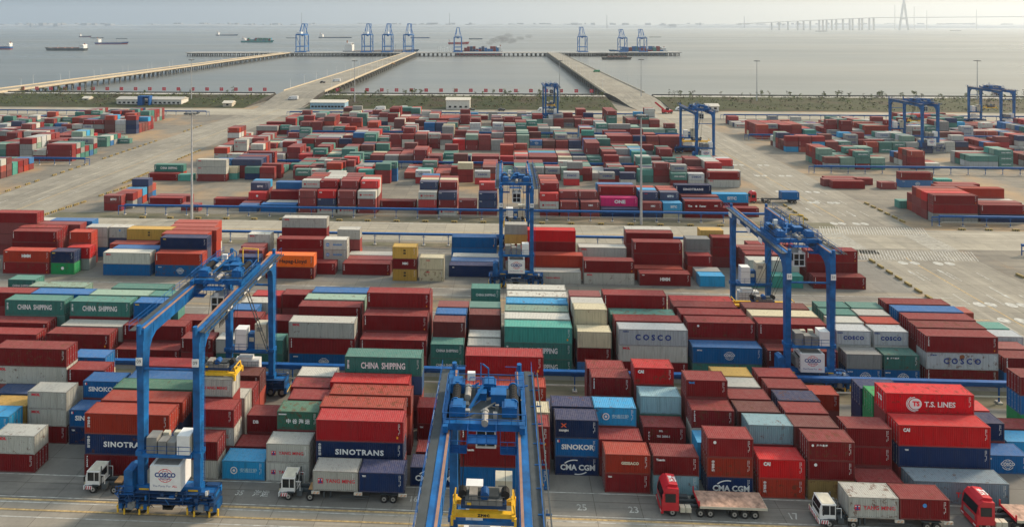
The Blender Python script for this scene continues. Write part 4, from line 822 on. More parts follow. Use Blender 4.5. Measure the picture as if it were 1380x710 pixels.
def f_bogie(b):
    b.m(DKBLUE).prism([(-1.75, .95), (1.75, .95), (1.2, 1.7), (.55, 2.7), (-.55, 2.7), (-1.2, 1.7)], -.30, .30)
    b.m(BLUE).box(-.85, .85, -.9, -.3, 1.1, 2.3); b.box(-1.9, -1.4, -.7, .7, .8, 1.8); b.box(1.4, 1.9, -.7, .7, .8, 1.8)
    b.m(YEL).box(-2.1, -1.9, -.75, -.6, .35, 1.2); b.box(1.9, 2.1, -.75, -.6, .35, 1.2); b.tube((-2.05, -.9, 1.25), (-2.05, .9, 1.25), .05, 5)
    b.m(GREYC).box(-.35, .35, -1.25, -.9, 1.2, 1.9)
def f_wheel(b):
    b.m(BLACK).tube((0, -.36, 0), (0, .36, 0), .78, 18); b.m(HUB).tube((0, -.38, 0), (0, .38, 0), .38, 12); b.m(YEL).tube((0, -.42, 0), (0, -.38, 0), .18, 8)
def f_house(b):
    b.m(CAB).box(-2.0, 2.0, -1.25, 1.25, 3.76, 6.9)
    b.m(GREYC).box(-2.6, -2.01, -.8, .8, 4.3, 6.0); b.box(-1.6, 1.6, -1.0, 1.0, 6.9, 6.95)
    for k in range(4): b.m(BLACK).box(-2.02, -2.004, -.9, .9, 4.2 + k * .6, 4.5 + k * .6)
def f_plant(b):         # reel and motors slung under the saddle
    b.m(GREYC).tube((-.2, -.5, 1.9), (-.2, .5, 1.9), .95, 14); b.m(CAB).box(-1.3, 1.1, -.9, .6, 2.45, 2.62); b.m(BLACK).box(-.8, .5, -.5, .4, .7, 1.3)
def f_bluebox(b): b.m(BLUE).prism([(-5.6, 3.0), (-4.45, 3.0), (-4.45, 5.9), (-5.0, 6.2), (-5.6, 5.9)], -1.0, .6); b.m(BLUE2).box(-6.6, -4.3, -1.1, .9, 2.95, 3.02); b.railing([(-6.6, -1.1, 3.0), (-4.3, -1.1, 3.0)], 1.0, 1.0, .025)
def f_cabinets(b):
    b.m(GREYC).box(-2.7, -1.35, -.85, .5, 8.16, 10.2); b.box(-1.15, -.05, -.9, .2, 8.16, 9.8); b.box(.05, 1.1, -.9, .3, 8.16, 9.7)
    b.m(BEIGE).box(-1.2, -.4, .3, .8, 8.16, 10.1); b.box(.2, 1.0, .4, .9, 8.16, 10.1)
def f_whitebox(b): b.m(CAB).box(1.35, 3.0, -.95, .6, 8.16, 10.6); b.m(BEIGE).box(2.94, 3.02, -.9, .5, 8.3, 10.4); b.m(GREYC).box(1.4, 2.9, -.96, -.951, 9.2, 9.25)
def f_cabinets2(b):
    b.m(BEIGE).box(1.0, 2.9, -.6, .9, 8.16, 12.4); b.m(GREYC).box(1.3, 2.3, -.62, -.601, 11.2, 11.9)
    b.m(BLUE).box(-.3, 1.0, -.3, .8, 8.16, 10.6)
def f_whitebox2(b):
    b.m(CAB).box(-2.3, -.4, -.9, .6, 8.16, 11.6); b.m(GREYC).box(-2.32, -.38, -.92, .62, 10.6, 10.64); b.m(BEIGE).box(-.1, .7, -.33, -.301, 9.3, 10.0)
def f_cage(b):
    b.m(CAB).box(-2.6, 1.6, -.7, .7, 4.1, 6.2); b.box(-2.0, .4, -.5, .5, 6.2, 6.7)
    b.m(GREYD).railing([(-2.8, -.95, 4.0), (1.9, -.95, 4.0)], 2.2, .6, .02); b.railing([(-2.8, -.95, 4.6), (1.9, -.95, 4.6)], 1.1, 9, .02)
def f_ladder(b):
    b.m(BLUE2)
    for x in (-.25, .25): b.tube((x, 0, 3.8), (x, 0, 23.4), .03, 4)
    for k in range(40): b.bar((-.25, 0, 4.2 + k * .48), (.25, 0, 4.2 + k * .48), .025)
def f_diag(b):          # lattice stair between the far legs
    b.m(GREYD)
    for s in (-.35, .35): b.bar((HX - .2, SPAN - 9 + s, 21.9), (HX - .2, SPAN - 1.2 + s, 8.4), .10)
    for k in range(12): t_ = k / 11; y = SPAN - 9 + 7.8 * t_; z = 21.9 - 13.5 * t_; b.bar((HX - .2, y - .35, z), (HX - .2, y + .35, z), .05)
def f_deck(b):
    b.m(BLUE).box(-HX - .2, HX + .2, -3.0, -2.5, TOP + .2, TOP + .85); b.box(-HX - .2, HX + .2, 2.5, 3.0, TOP + .2, TOP + .85)
    for x in (-HX, HX): b.box(x - .25, x + .25, -3.4, 3.4, TOP + .2, TOP + .8)
    b.m(GREYD).box(-HX, HX, -2.5, 2.5, TOP + .72, TOP + .80)
    b.m(BLUE2); z = TOP + .82
    b.railing([(-HX - .3, -3.1, z), (HX + .3, -3.1, z), (HX + .3, 3.1, z), (-HX - .3, 3.1, z), (-HX - .3, -3.1, z)], 1.1, 1.3, .035)
    b.railing([(-1.5, -4.2, z - .9), (1.2, -4.2, z - .9), (1.2, -3.1, z - .9)], 1.1, .8, .035); b.railing([(-1.5, -3.1, z - .9), (-1.5, -4.2, z - .9)], 1.1, .8, .035)
    b.box(-1.6, 1.3, -4.25, -3.1, z - 1.0, z - .9)
    q = random.Random(4)
    for k in range(26):                      # cable trays, pipes and small motors scattered over the deck
        x = q.uniform(-HX, HX); y = q.uniform(-2.6, 2.6); ln = q.uniform(.5, 1.8)
        b.m(q.choice((BLUE, BLUE2, BLUE2, GREYC, DKBLUE, HUB)))
        if q.random() < .5: b.tube((x, y, z + q.uniform(.05, .5)), (x + q.choice((0, ln)), y + q.uniform(-.3, .3) + (ln if q.random() < .5 else .2), z + q.uniform(.05, .6)), q.uniform(.04, .10), 5)
        else: b.cbox((x, y, z + .2), (q.uniform(.2, .6), q.uniform(.2, .6), q.uniform(.3, .8)))
    b.m(BLUE2)
    for s in (-1, 1):
        for y in (-3.2, 3.2): b.bar((s * (HX - .4), y, z), (s * (HX - .4), y, z + 1.9), .07); b.bar((s * (HX - .4), y, z + 1.9), (s * (HX - 1.6), y, z + 1.9), .05)
    for s in (-1, 1):
        b.box(s * 2.6 - 1.0, s * 2.6 + 1.0, -3.9, -2.9, z - 2.2, z - 2.12); b.railing([(s * 2.6 - 1, -3.9, z - 2.1), (s * 2.6 + 1, -3.9, z - 2.1)], 1.1, .5, .03)
        b.bar((s * 2.6 - 1, -3.0, z - 2.1), (s * 2.6 - 1, -3.0, z), .06); b.bar((s * 2.6 + 1, -3.0, z - 2.1), (s * 2.6 + 1, -3.0, z), .06)
def f_drum(b):
    b.m(BLACK)
    for k in range(9): b.tube((0, -1.2 + k * .27, 0), (0, -1.02 + k * .27, 0), .42, 12)
    b.tube((0, -1.2, 0), (0, 1.25, 0), .38, 12); b.m(BLUE).tube((0, -1.32, 0), (0, -1.22, 0), .5, 12); b.tube((0, 1.25, 0), (0, 1.35, 0), .5, 12); b.box(-.3, .3, -1.5, -1.32, -.7, .2)
def f_gearbox(b): b.m(BLUE).box(-.75, .75, -.5, .5, -.5, .45); b.m(BLUE).box(-.5, .5, -.65, .65, .45, .6)
def f_motor(b): b.m(HUB).tube((0, -.7, 0), (0, .7, 0), .33, 10); b.m(GREYC).tube((0, .7, 0), (0, 1.0, 0), .40, 10)
def f_elbox(b): b.m(BLUE).box(-.75, .75, -.55, .55, 0, 1.15); b.box(-.8, .8, -.6, .6, 1.15, 1.22)
def f_mast(b):
    b.m(BLUE)
    b.tube((-.5, 2.6, 0), (-.5, 2.6, 2.6), .06, 5); b.tube((.3, 2.7, 0), (.3, 2.7, 2.0), .08, 5); b.tube((.3, 2.7, 2.0), (-.3, 2.3, 2.7), .08, 5); b.bar((-1.6, -1.6, .3), (-.2, .6, 1.5), .22); b.railing([(-1.6, 1.4, .0), (1.0, 1.4, 0)], 1.8, .6, .04)
    b.tube((-3.5, -1.0, 0), (-3.5, -1.0, 3.1), .04, 5)
    b.m(CAB).box(-1.9, -1.1, 2.3, 2.7, .9, 1.7)
def f_ydavit(b):
    b.m(YEL); b.bar((-1.6, 2.2, .2), (-1.6, 2.2, 2.6), .12); b.bar((-1.6, 2.2, 2.6), (.9, 2.2, 2.5), .12); b.bar((.9, 2.2, 2.5), (.9, 2.2, .4), .10)
def f_cab(b):
    b.m(CAB).box(-1.05, 1.05, -1.2, 1.2, 0, .18); b.box(-1.05, 1.05, -1.2, 1.2, 2.2, 2.45)
    for x in (-1.0, -.06, .88):
        b.box(x, x + .12, -1.2, -1.05, .18, 2.2)
    b.box(-1.05, 1.05, -.2, 1.2, .18, 2.2); b.box(-1.05, -.95, -1.1, -.2, .18, .9); b.box(.95, 1.05, -1.1, -.2, .18, .9); b.box(-.95, .95, -1.2, -1.1, 1.15, 1.25)
    b.box(-.3, .3, -1.5, -1.2, 2.5, 3.1); b.m(BLUE).bar((-.8, .9, 2.45), (-.8, .9, 4.0), .14); b.bar((.8, .9, 2.45), (.8, .9, 4.0), .14)
def f_glass(b): b.m(GLASS).box(-.93, .93, -1.08, -1.04, .2, 2.2); b.box(-.98, -.96, -1.05, -.22, .9, 2.2); b.box(.96, .98, -1.05, -.22, .9, 2.2)
def f_spreader(Ls):
    def f(b):
        h = Ls / 2
        b.m(YEL)
        for y in (-.75, .75): b.box(-h + .2, h - .2, y - .2, y + .2, 0, .42)
        for x in (-h + .16, h - .16): b.box(x - .19, x + .19, -1.22, 1.22, -.02, .44)
        b.box(-1.4, 1.4, -.55, .55, .05, .6)
        for x in (-h, h):
            for y in (-1.22, 1.22): b.box(x - .12, x + .12, y - .12, y + .12, -.5, .3)
            s = 1 if x > 0 else -1
            for y in (-.9, .9): b.bar((x, y, .3), (x - s * .2, y, 1.3), .14)
            b.bar((x - s * .2, -.9, 1.25), (x - s * .2, .9, 1.25), .12)
    return f
def f_headblock(b):
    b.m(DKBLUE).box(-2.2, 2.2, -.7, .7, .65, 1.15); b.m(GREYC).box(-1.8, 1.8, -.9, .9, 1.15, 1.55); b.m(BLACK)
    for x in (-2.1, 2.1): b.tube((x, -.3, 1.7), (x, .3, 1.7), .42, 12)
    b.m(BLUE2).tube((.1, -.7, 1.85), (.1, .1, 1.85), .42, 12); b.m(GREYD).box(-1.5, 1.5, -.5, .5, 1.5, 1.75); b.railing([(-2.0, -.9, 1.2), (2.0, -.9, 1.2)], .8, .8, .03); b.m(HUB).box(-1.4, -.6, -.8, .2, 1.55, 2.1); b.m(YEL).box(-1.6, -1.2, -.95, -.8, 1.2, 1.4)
RTG_N = 0
def rtg(X, Y, num, ty, sy, sz, label, sl=20, tone=None, near=True, signs=True, cy=-1.9):
    root = empty('gantry_crane', (X, Y, 0), label=label, cat='crane', group='blue rubber-tyred gantry cranes')
    P_ = lambda n, f, loc=(0, 0, 0), rot=None, parent=root, nm=None: put(rm(n, f), nm or n, parent, loc, rot)
    for x in (-HX, HX):
        P_('leg', f_leg, (x, 0, 0)); P_('leg', f_leg, (x, SPAN, 0), (0, 0, math.pi))
        g = P_('girder', f_girder, (x, 0, 0)); put(rm('trolley_rail', f_rail), 'trolley_rail', g, (-.28 if x > 0 else .28, 0, 0))
    put(rm('walkway', f_walk), 'walkway', root, (-HX - .94, 0, TOP - .05)); 
    put(rm('walkway', f_walk), 'walkway', root, (HX + .94, SPAN, TOP - .05), (0, 0, math.pi))
    put(rm('cable_track', f_fest), 'cable_track', root, (HX + 1.5, 0, TOP - .1))
    for y, r_ in ((0, 0), (SPAN, math.pi)):
        P_('saddle_beam', f_sill, (0, y, 0), (0, 0, r_)); P_('platform', f_pform, (0, y, 0), (0, 0, r_)); P_('brace', f_brace, (0, y, 0), (0, 0, r_))
        P_('ladder', f_ladder, (HX + .58, y, 0)); P_('wheel_gear', f_clutter, (0, y, 0), (0, 0, r_))
        for x in (-4.6, 4.6):
            bg_ = P_('bogie', f_bogie, (x, y, 0), (0, 0, r_))
            for dx in (-1.0, 1.0): put(rm('wheel', f_wheel), 'wheel', bg_, (dx, 0, .78))
    h = P_('engine_house', f_house)
    if near:
        t1 = put(T('COSCO', .78, NAVY_I, .04), 'lettering', h, (0, -1.256, 5.75), (R(90), 0, 0))
        put(logo_mesh('globe_c'), 'emblem', h, (0, -1.254, 5.7), (R(90), 0, 0)).scale = (1.02, 1.02, 1.02)
        put(T('SHIPPING', .26, NAVY_I, .01, sp=1.3), 'lettering', h, (0, -1.256, 5.28), (R(90), 0, 0))
        put(T('The Ports For', .38, NAVY_I, .0, sx=1.1), 'lettering', h, (-.45, -1.256, 4.35), (R(90), 0, 0)); put(T('ALL', .38, RED_I, .01), 'lettering', h, (1.25, -1.256, 4.35), (R(90), 0, 0))
    P_('cable_reel', f_plant); P_('control_cabin', f_bluebox)
    P_('electric_cabinet', f_cabinets); P_('white_cabinet', f_whitebox)
    P_('electric_cabinet', f_cabinets2, (0, SPAN, 0), nm='electric_cabinet') if False else put(rm('electric_cabinet_tall', f_cabinets2), 'electric_cabinet', root, (0, SPAN, 0))
    put(rm('white_cabinet_tall', f_whitebox2), 'white_cabinet', root, (0, SPAN, 0)); put(rm('caged_plant', f_cage), 'caged_plant', root, (0, SPAN, 0))
    P_('stair', f_diag)
    if signs:
        for x in (-HX, HX):
            for yy, sg in ((0, -1),):
                s_ = put(rm('number_plate', lambda b: b.m(CAB).box(-.42, .42, -.03, .03, -.5, .5)), 'number_plate', root, (x, -.84, 19.9))
                put(T(num, .62, BLACK_I, .0), 'lettering', s_, (0, -.034, 0), (R(90), 0, 0))
        for k, yy in enumerate((SPAN * .3, SPAN * .52, SPAN * .72, SPAN * .9)):      # plates along the outer face of the right girder
            s_ = put(rm('girder_plate', lambda b: b.m(CAB).box(-.03, .03, -.75, .75, -.45, .45)), 'girder_plate', root, (-HX - 1.5, yy, TOP - .7))
            put(rm('girder_plate', None), 'girder_plate', root, (HX + .72, yy, TOP - .7))
    tr = P_('trolley', f_deck, (0, ty, 0))
    z = TOP + .8
    for x in (-2.9, 2.9):
        put(rm('hoist_drum', f_drum), 'hoist_drum', tr, (x, .3, z + .75))
    for x, y in ((2.5, -1.5), (-2.9, 2.0), (-2.6, -1.6), (.4, 2.1)): put(rm('gearbox', f_gearbox), 'gearbox', tr, (x, y, z + .55))
    put(rm('hoist_motor', f_motor), 'hoist_motor', tr, (-1.75, .7, z + .6)); put(rm('hoist_motor', f_motor), 'hoist_motor', tr, (.1, -2.6, z + .3), (0, 0, 0))
    put(rm('electric_box', f_elbox), 'electric_box', tr, (1.4, .2, z)); put(rm('electric_box', f_elbox), 'electric_box', tr, (-.3, .9, z + .0)).scale = (.6, .7, .6)
    put(rm('pipework', f_mast), 'pipework', tr, (0, 0, z)); put(rm('yellow_davit', f_ydavit), 'yellow_davit', tr, (2.9, .6, z)) if num in ('09', '31') else None
    c = put(rm('driver_cabin', f_cab), 'driver_cabin', root, (.1, ty + cy, TOP - 4.0)); put(rm('window', f_glass), 'window', c)
    sp = put(rm('spreader%d' % sl, f_spreader(LEN[sl])), 'spreader', root, (0, sy, sz)); put(rm('headblock', f_headblock), 'headblock', sp)
    if num != '09': put(T('ZPMC', .34, BLACK_I, .03, sp=1.4), 'lettering', sp, (0, -.96, .22), (R(90), 0, 0))
    b = MB().m(BLACK)
    for x in (-2.1, 2.1):
        for dy in (-.45, .45): b.tube((x, sy + dy, sz + 1.9), (x * .95, ty + dy, TOP + .7), .03, 4)
    b.build('hoist_rope', root)
    return root
RM['girder_plate'] = None
def rm(name, fn):
    if RM.get(name) is None:
        b = MB(); fn(b); RM[name] = b.mesh(name)
    return RM[name]
rtg(-43.2, 72.6, '09', 15.0, 12.6, 10.55, 'blue gantry crane numbered 09 lifting a white container at left')
rtg(-1.9, 41.0, '12', 17.2, 14.8, 16.0, 'nearest blue gantry crane, girders running out of the bottom edge', cy=1.6)
rtg(52.9, 101.5, '31', 6.5, 17.9, 5.9, 'blue gantry crane numbered 31 over the second block at right', sl=40)
rtg(3.1, 138.3, '08', 4.2, 18, 8.8, 'blue gantry crane seen end-on in the middle of the third block')
rtg(30.0, 358, '07', 5, 12, 11, 'small blue gantry crane furthest back, behind the middle stacks', near=False, signs=False)
rtg(90.5, 261, '14', 8, 12, 8.2, 'blue gantry crane beside the right road with yellow spreader low', near=True, signs=False, sl=40)
rtg(210, 291, '15', 6, 10, 14, 'blue gantry crane in the right yard, the nearer of two', near=True, signs=False)
rtg(298.5, 352, '16', 10, 12, 12, 'blue gantry crane furthest right against the levee', near=False, signs=False)

# ================================================================ POWER RAILS
def busbar(x0, x1, y, z, label, depth=.85, step=7.0, far=False):
    root = empty('power_rail', ((x0 + x1) / 2, y, 0), label=label, cat='power rail', group='blue crane power rails')
    L = (x1 - x0) / 2
    b = MB().m(BLUE2).box(-L, L, -.35, .35, z - depth * .45, z); b.box(-L, L, -.12, .12, z - depth, z - depth * .5); b.build('rail_cover', root)
    n = int((x1 - x0) / step) + 1; st_ = (x1 - x0) / max(1, n - 1)
    post = MB().m(BLUE2).box(-.09, .09, -.09, .09, 0, z - .4); post.box(-.5, .5, -.06, .06, z - 1.0, z - .9); post.m(CONC).box(-.4, .4, -.4, .4, 0, .25)
    pm = post.mesh('post')
    for i in range(min(n, 60)): put(pm, 'post', root, (-L + i * st_, 0, 0))
    b = MB().m(CONCW).box(-L, L, -.95, -.85, 1.6, 1.72)
    if not far: b.box(-L, L, -.14, -.1, 1.0, 1.08)
    b.build('guard_strip', root)
    b = MB().m(BLUE2)
    for s in (-1, 1):
        for xx in (L, L + 2.2): b.bar((s * xx, 0, 0), (s * xx, 0, z - .5), .14)
        b.bar((s * L, 0, z - .55), (s * (L + 2.2), 0, z - .55), .3)
        b.bar((s * L, 0, z - 1.4), (s * (L + 2.2), 0, z - 1.4), .12)
    b.build('end_frame', root)
    return root
busbar(-150, 104, 99.3, 3.6, 'long blue power rail between the nearest and second blocks')
busbar(-143, 62, 163.2, 3.4, 'blue power rail behind the third block of containers', depth=.6)
busbar(-126, 84, 185.4, 3.4, 'blue power rail along the front of the fourth block', depth=.65)
busbar(136.6, 330, 185.4, 3.4, 'blue power rail in front of the nearest right yard stacks', depth=.65)
busbar(132, 420, 249.0, 3.4, 'blue power rail in the right yard beyond the sandy patch', far=True)
busbar(-122, 96, 249.0, 3.4, 'blue power rail crossing the middle of the yard', far=True)
busbar(-400, -188, 249.5, 3.4, 'blue power rail in the left yard by the main road', far=True)
busbar(-120, 96, 318.6, 3.4, 'blue power rail far back in the middle yard', far=True)
busbar(134, 420, 318.6, 3.4, 'blue power rail far back in the right yard', far=True)
busbar(-470, -206, 388.5, 3.4, 'blue power rail along the shore road at left', far=True)
busbar(-147, 96, 388.5, 3.4, 'blue power rail along the shore road in the middle', far=True)
busbar(147, 540, 388.5, 3.4, 'blue power rail along the shore road at right', far=True)
# ================================================================ TRUCKS (they all face left, towards -x)
def wheel_mesh():
    def f(b): b.m(BLACK).tube((0, -.16, 0), (0, .16, 0), .52, 18); b.m(HUB).tube((0, -.18, 0), (0, -.15, 0), .28, 12); b.tube((0, .15, 0), (0, .18, 0), .28, 12); b.m(BLACK).tube((0, -.19, 0), (0, -.18, 0), .11, 8)
    return rm('truck_wheel', f)
def stripes(b, x0, x1, y, z0, z1, axis='x', n=4):
    """red and white warning stripes slanting across a panel"""
    b.m(CAB); 
    if axis == 'x': b.box(x0, x1, y, y + .05, z0, z1)
    else: b.box(y, y + .05, x0, x1, z0, z1)
    b.m(REDS); w_ = (x1 - x0) / n
    for i in range(n):
        a = x0 + i * w_; sl = w_ * .35; q = [(a, z0), (a + w_ * .5, z0), (min(x1, a + w_ * .5 + sl), z1), (a + sl, z1)]
        if axis == 'x': b.face([(x, y - .004, z) for x, z in q])
        else: b.face([(y - .004, x, z) for x, z in q][::-1])
def terminal_tractor(X, Y, label, rz=0.0):
    r = empty('terminal_tractor', (X, Y, 0), rz, label=label, cat='tractor', group='white terminal tractors')
    b = MB().m(CAB)
    b.prism([(0.05, 1.0), (2.0, 1.0), (2.0, 2.9), (.30, 2.9), (.05, 2.1)], .15, 1.95)
    b.m(mat('cab_roof', (0.55, 0.52, 0.42), .8)).box(.35, 1.95, .2, 1.9, 2.90, 2.95); b.m(CAB).box(.25, 2.05, .1, 2.0, 2.82, 2.905)
    c = b.build('cab', r)
    b = MB().m(GLASS).box(.36, 1.22, .130, .147, 1.6, 2.72); b.box(1.32, 1.9, .130, .147, 1.6, 2.72); b.box(2.0, 2.014, .4, 1.6, 1.7, 2.65)
    b.face([(.035, .3, 2.15), (.26, .3, 2.82), (.26, 1.8, 2.82), (.035, 1.8, 2.15)][::-1]); b.box(.02, .045, .3, 1.8, 1.5, 2.05); b.build('window', c)
    b = MB(); stripes(b, .15, 1.05, 0.0, .55, 1.0, 'x', 3); b.m(CAB).box(-.1, 0, 0, 2.5, .55, 1.0); stripes(b, 0, 2.45, -.155, .5, 1.0, 'y', 6); b.m(GREYD).box(0, 1.2, .06, 2.4, .5, 1.0); b.build('bumper', r)
    MB().m(BLACK).bar((.25, -.02, 2.3), (.25, -.25, 2.35), .05).box(.17, .3, -.36, -.2, 1.9, 2.5).build('mirror', r)
    MB().m(mat('lamp_lens', (.8, .7, .4), .3)).box(-.17, -.155, .25, .6, 1.05, 1.25).box(-.17, -.155, 1.9, 2.25, 1.05, 1.25).build('headlight', r)
    MB().m(GREYD).box(1.0, 1.9, .02, .14, 1.0, 1.12).box(.5, 1.7, .1, .2, .95, 1.05).build('mudguard', r)
    b = MB().m(GREYD).box(1.0, 4.9, .75, 1.05, .6, .95); b.box(1.0, 4.9, 1.45, 1.75, .6, .95); b.box(2.3, 3.0, .15, .7, .55, 1.2); b.box(1.2, 2.2, 2.0, 2.45, .6, 1.4); b.build('chassis', r)
    MB().m(mat('fifth_wheel_plate', (0.5, 0.28, 0.12), .7)).box(3.7, 4.7, .7, 1.8, .96, 1.12).build('fifth_wheel', r)
    b = MB().m(GREYD).tube((2.15, .3, 1.0), (2.15, .3, 3.5), .07, 8); b.tube((2.25, 1.9, 1.0), (2.25, 1.9, 3.1), .09, 8); b.m(CAB).bar((2.1, .2, 2.4), (2.7, .2, 2.4), .05); b.bar((2.7, .2, 1.0), (2.7, .2, 2.4), .05); b.bar((2.7, 1.8, 1.0), (2.7, 1.8, 2.4), .05); b.bar((2.1, 1.8, 2.4), (2.7, 1.8, 2.4), .05); b.bar((2.15, .3, 1.15), (2.25, 1.9, 1.15), .08); b.build('exhaust', r)
    for x in (1.15, 4.1):
        for y in (.2, 2.3): put(wheel_mesh(), 'wheel', r, (x, y, .52))
    return r
def skeletal_trailer(X, Y, L, label):
    r = empty('skeletal_trailer', (X, Y, 0), label=label, cat='trailer', group='container trailers')
    b = MB().m(GREYD)
    for y in (.7, 1.7): b.box(0, L, y - .1, y + .1, 1.05, 1.38)
    for x in (0.1, L * .5 - .1, L - .35): b.box(x, x + .25, 0.0, 2.44, 1.15, 1.38)
    b.box(L * .3, L * .62, -.02, .03, .55, .60); b.box(L * .3, L * .62, -.02, .03, .8, .85); b.box(2.2, 2.4, .5, .7, .1, 1.1); b.build('frame', r)
    for x in (-.1, L * .5 - .55, L - .75):
        q = MB(); q.m(CONCW).box(x, x + 1.1, -.12, 0, 1.02, 1.36); q.m(mat('faded_orange_stripe', (0.62, 0.33, 0.2), .8)); q.face([(x + .2, -.124, 1.05), (x + .4, -.124, 1.05), (x + .6, -.124, 1.33), (x + .4, -.124, 1.33)]); q.face([(x + .65, -.124, 1.05), (x + .85, -.124, 1.05), (x + 1.05, -.124, 1.33), (x + .85, -.124, 1.33)]); q.build('marker_board', r)
    MB().m(GREYD).box(L - 3.3, L - .9, .05, .5, 1.06, 1.1).build('mudguard', r)
    for x in (L - 2.7, L - 1.5):
        for y in (.2, 2.25): put(wheel_mesh(), 'wheel', r, (x, y, .52))
    for y in (.3, 2.1): q = MB().m(GREYD).box(1.4, 1.6, y - .1, y + .1, .3, 1.1); q.build('landing_leg', r)
    return r
def red_tractor(X, Y, label):
    r = empty('truck_tractor', (X, Y, 0), label=label, cat='truck', group='red road tractors')
    b = MB().m(REDP).prism([(0, .75), (2.15, .75), (2.15, 3.55), (.75, 3.65), (.28, 3.15), (.02, 1.9)], 0.02, 2.48)
    b.prism([(.55, 3.55), (2.1, 3.55), (2.1, 3.85), (1.0, 3.95)], .35, 2.15); c = b.build('cab', r)
    b = MB().m(GLASS).box(.42, 1.75, -.03, -.008, 1.85, 2.95); b.face([(-.01, .18, 1.98), (.245, .18, 3.05), (.245, 2.3, 3.05), (-.01, 2.3, 1.98)][::-1]); b.build('window', c)
    b = MB().m(GREYC).box(-.03, .0, .4, 2.1, .95, 1.6); b.build('grille', c)
    q = T('东风', .5, WHITE, .02); o = put(q, 'lettering', c, (1.35, 1.25, 3.97), (0, 0, R(-90))); o = put(T('沪港', .42, WHITE, .02), 'lettering', c, (1.85, 1.25, 3.90), (0, 0, R(-90)))
    b = MB().m(REDP).box(-.12, .2, 0, 2.5, .38, .85); b.m(CAB).box(-.125, -.115, .1, .5, .5, .7); b.box(-.125, -.115, 2.0, 2.4, .5, .7); b.build('bumper', r)
    b = MB().m(GREYD).box(.3, 6.6, .75, 1.0, .65, .95); b.box(.3, 6.6, 1.5, 1.75, .65, .95); b.build('chassis', r)
    for x0 in (2.35, 3.1): MB().m(BEIGE).box(x0, x0 + .65, .05, .65, .55, 1.15).build('fuel_tank', r)
    MB().m(GREYD).box(2.4, 3.9, 1.9, 2.4, .5, 1.1).build('battery_box', r)
    MB().m(REDP).bar((.1, -.18, 2.2), (.1, -.18, 2.9), .12, .25).bar((.3, 0, 2.9), (.1, -.2, 2.9), .05).build('mirror', r)
    for x in (1.35, 4.9, 6.15):
        for y in (.22, 2.28): put(wheel_mesh(), 'wheel', r, (x, y, .52))
    return r
def flatbed(X, Y, L, axles, label):
    r = empty('flatbed_trailer', (X, Y, 0), label=label, cat='trailer', group='flatbed trailers')
    b = MB().m(RUSTY).box(0, L, 0, 2.5, 1.38, 1.5); b.build('deck', r)
    b = MB().m(REDP).box(-.10, 0, 0, 2.5, 1.3, 1.62); b.box(-.12, .02, 0, .12, 1.3, 2.1); b.box(-.12, .02, 2.38, 2.5, 1.3, 2.1); b.build('headboard', r)
    b = MB().m(BEIGE).box(0, L, -.02, 0.0, 1.2, 1.5); b.box(L, L + .03, 0, 2.5, 1.15, 1.5); b.m(GREYD)
    for y in (.75, 1.75): b.box(.3, L - .2, y - .08, y + .08, .95, 1.38)
    for i in range(5): b.box(4.2 + i * .4 - 1, 4.25 + i * .4 - 1, .1, .14, .6, 1.2)
    b.build('frame', r)
    for x in axles:
        for y in (.22, 2.28): put(wheel_mesh(), 'wheel', r, (x, y, .52))
    return r
def loaded(X, Y, Z, L, hc, code, mark, label, right=False):
    r = empty('shipping_container', (X, Y, Z), label=label, cat='container', group='containers carried on trucks')
    build_container(r, L, hc, code, mark, right); return r
terminal_tractor(-56.6, 75.0, 'white terminal tractor without trailer, just left of the nearest numbered crane')
terminal_tractor(-29.8, 75.0, 'white terminal tractor pulling a white and a navy container')
skeletal_trailer(-25.4, 75.1, 12.3, 'black skeletal trailer under the white and navy containers')
loaded(-25.35, 75.1, 1.39, 20, False, 'wh', 'YMh', 'off-white container with red lettering behind the left white tractor', True)
loaded(-19.15, 75.1, 1.39, 20, False, 'nv', 'sm', 'navy container at the rear of the left trailer', True)
put(wheel_mesh(), 'w', None); bpy.data.objects.remove(bpy.data.objects['w'])
red_tractor(20.4, 74.6, 'red tractor hauling the empty rusty flatbed trailer')
flatbed(25.2, 74.6, 8.5, (4.4, 5.7, 7.0), 'empty rusty flatbed trailer behind the left red tractor')
terminal_tractor(39.8, 73.7, 'white terminal tractor with tall striped bumper at lower right')
skeletal_trailer(43.35, 73.8, 12.3, 'black skeletal trailer under the white and maroon containers')
loaded(43.4, 73.8, 1.39, 20, False, 'wh', 'YMh', 'off-white container with red lettering on the lower right trailer')
loaded(49.6, 73.8, 1.39, 20, False, 'dr', 'bd', 'maroon container at the rear of the lower right trailer')
red_tractor(59.2, 74.1, 'red tractor at the lower right corner of the picture')
flatbed(64.0, 74.1, 8.6, (4.4, 5.7, 7.0), 'rusty flatbed trailer cut by the right edge')
# a truck with a blue box on the yard road beyond the third block
r_ = red_tractor(87.4, 206.5, 'small distant red tractor with one blue container')
skeletal_trailer(92.2, 206.5, 12.3, 'yellowish skeletal trailer carrying one blue container far off')
loaded(98.3, 206.5, 1.39, 20, False, 'bl', 'id', 'blue container on the small distant trailer by the road')

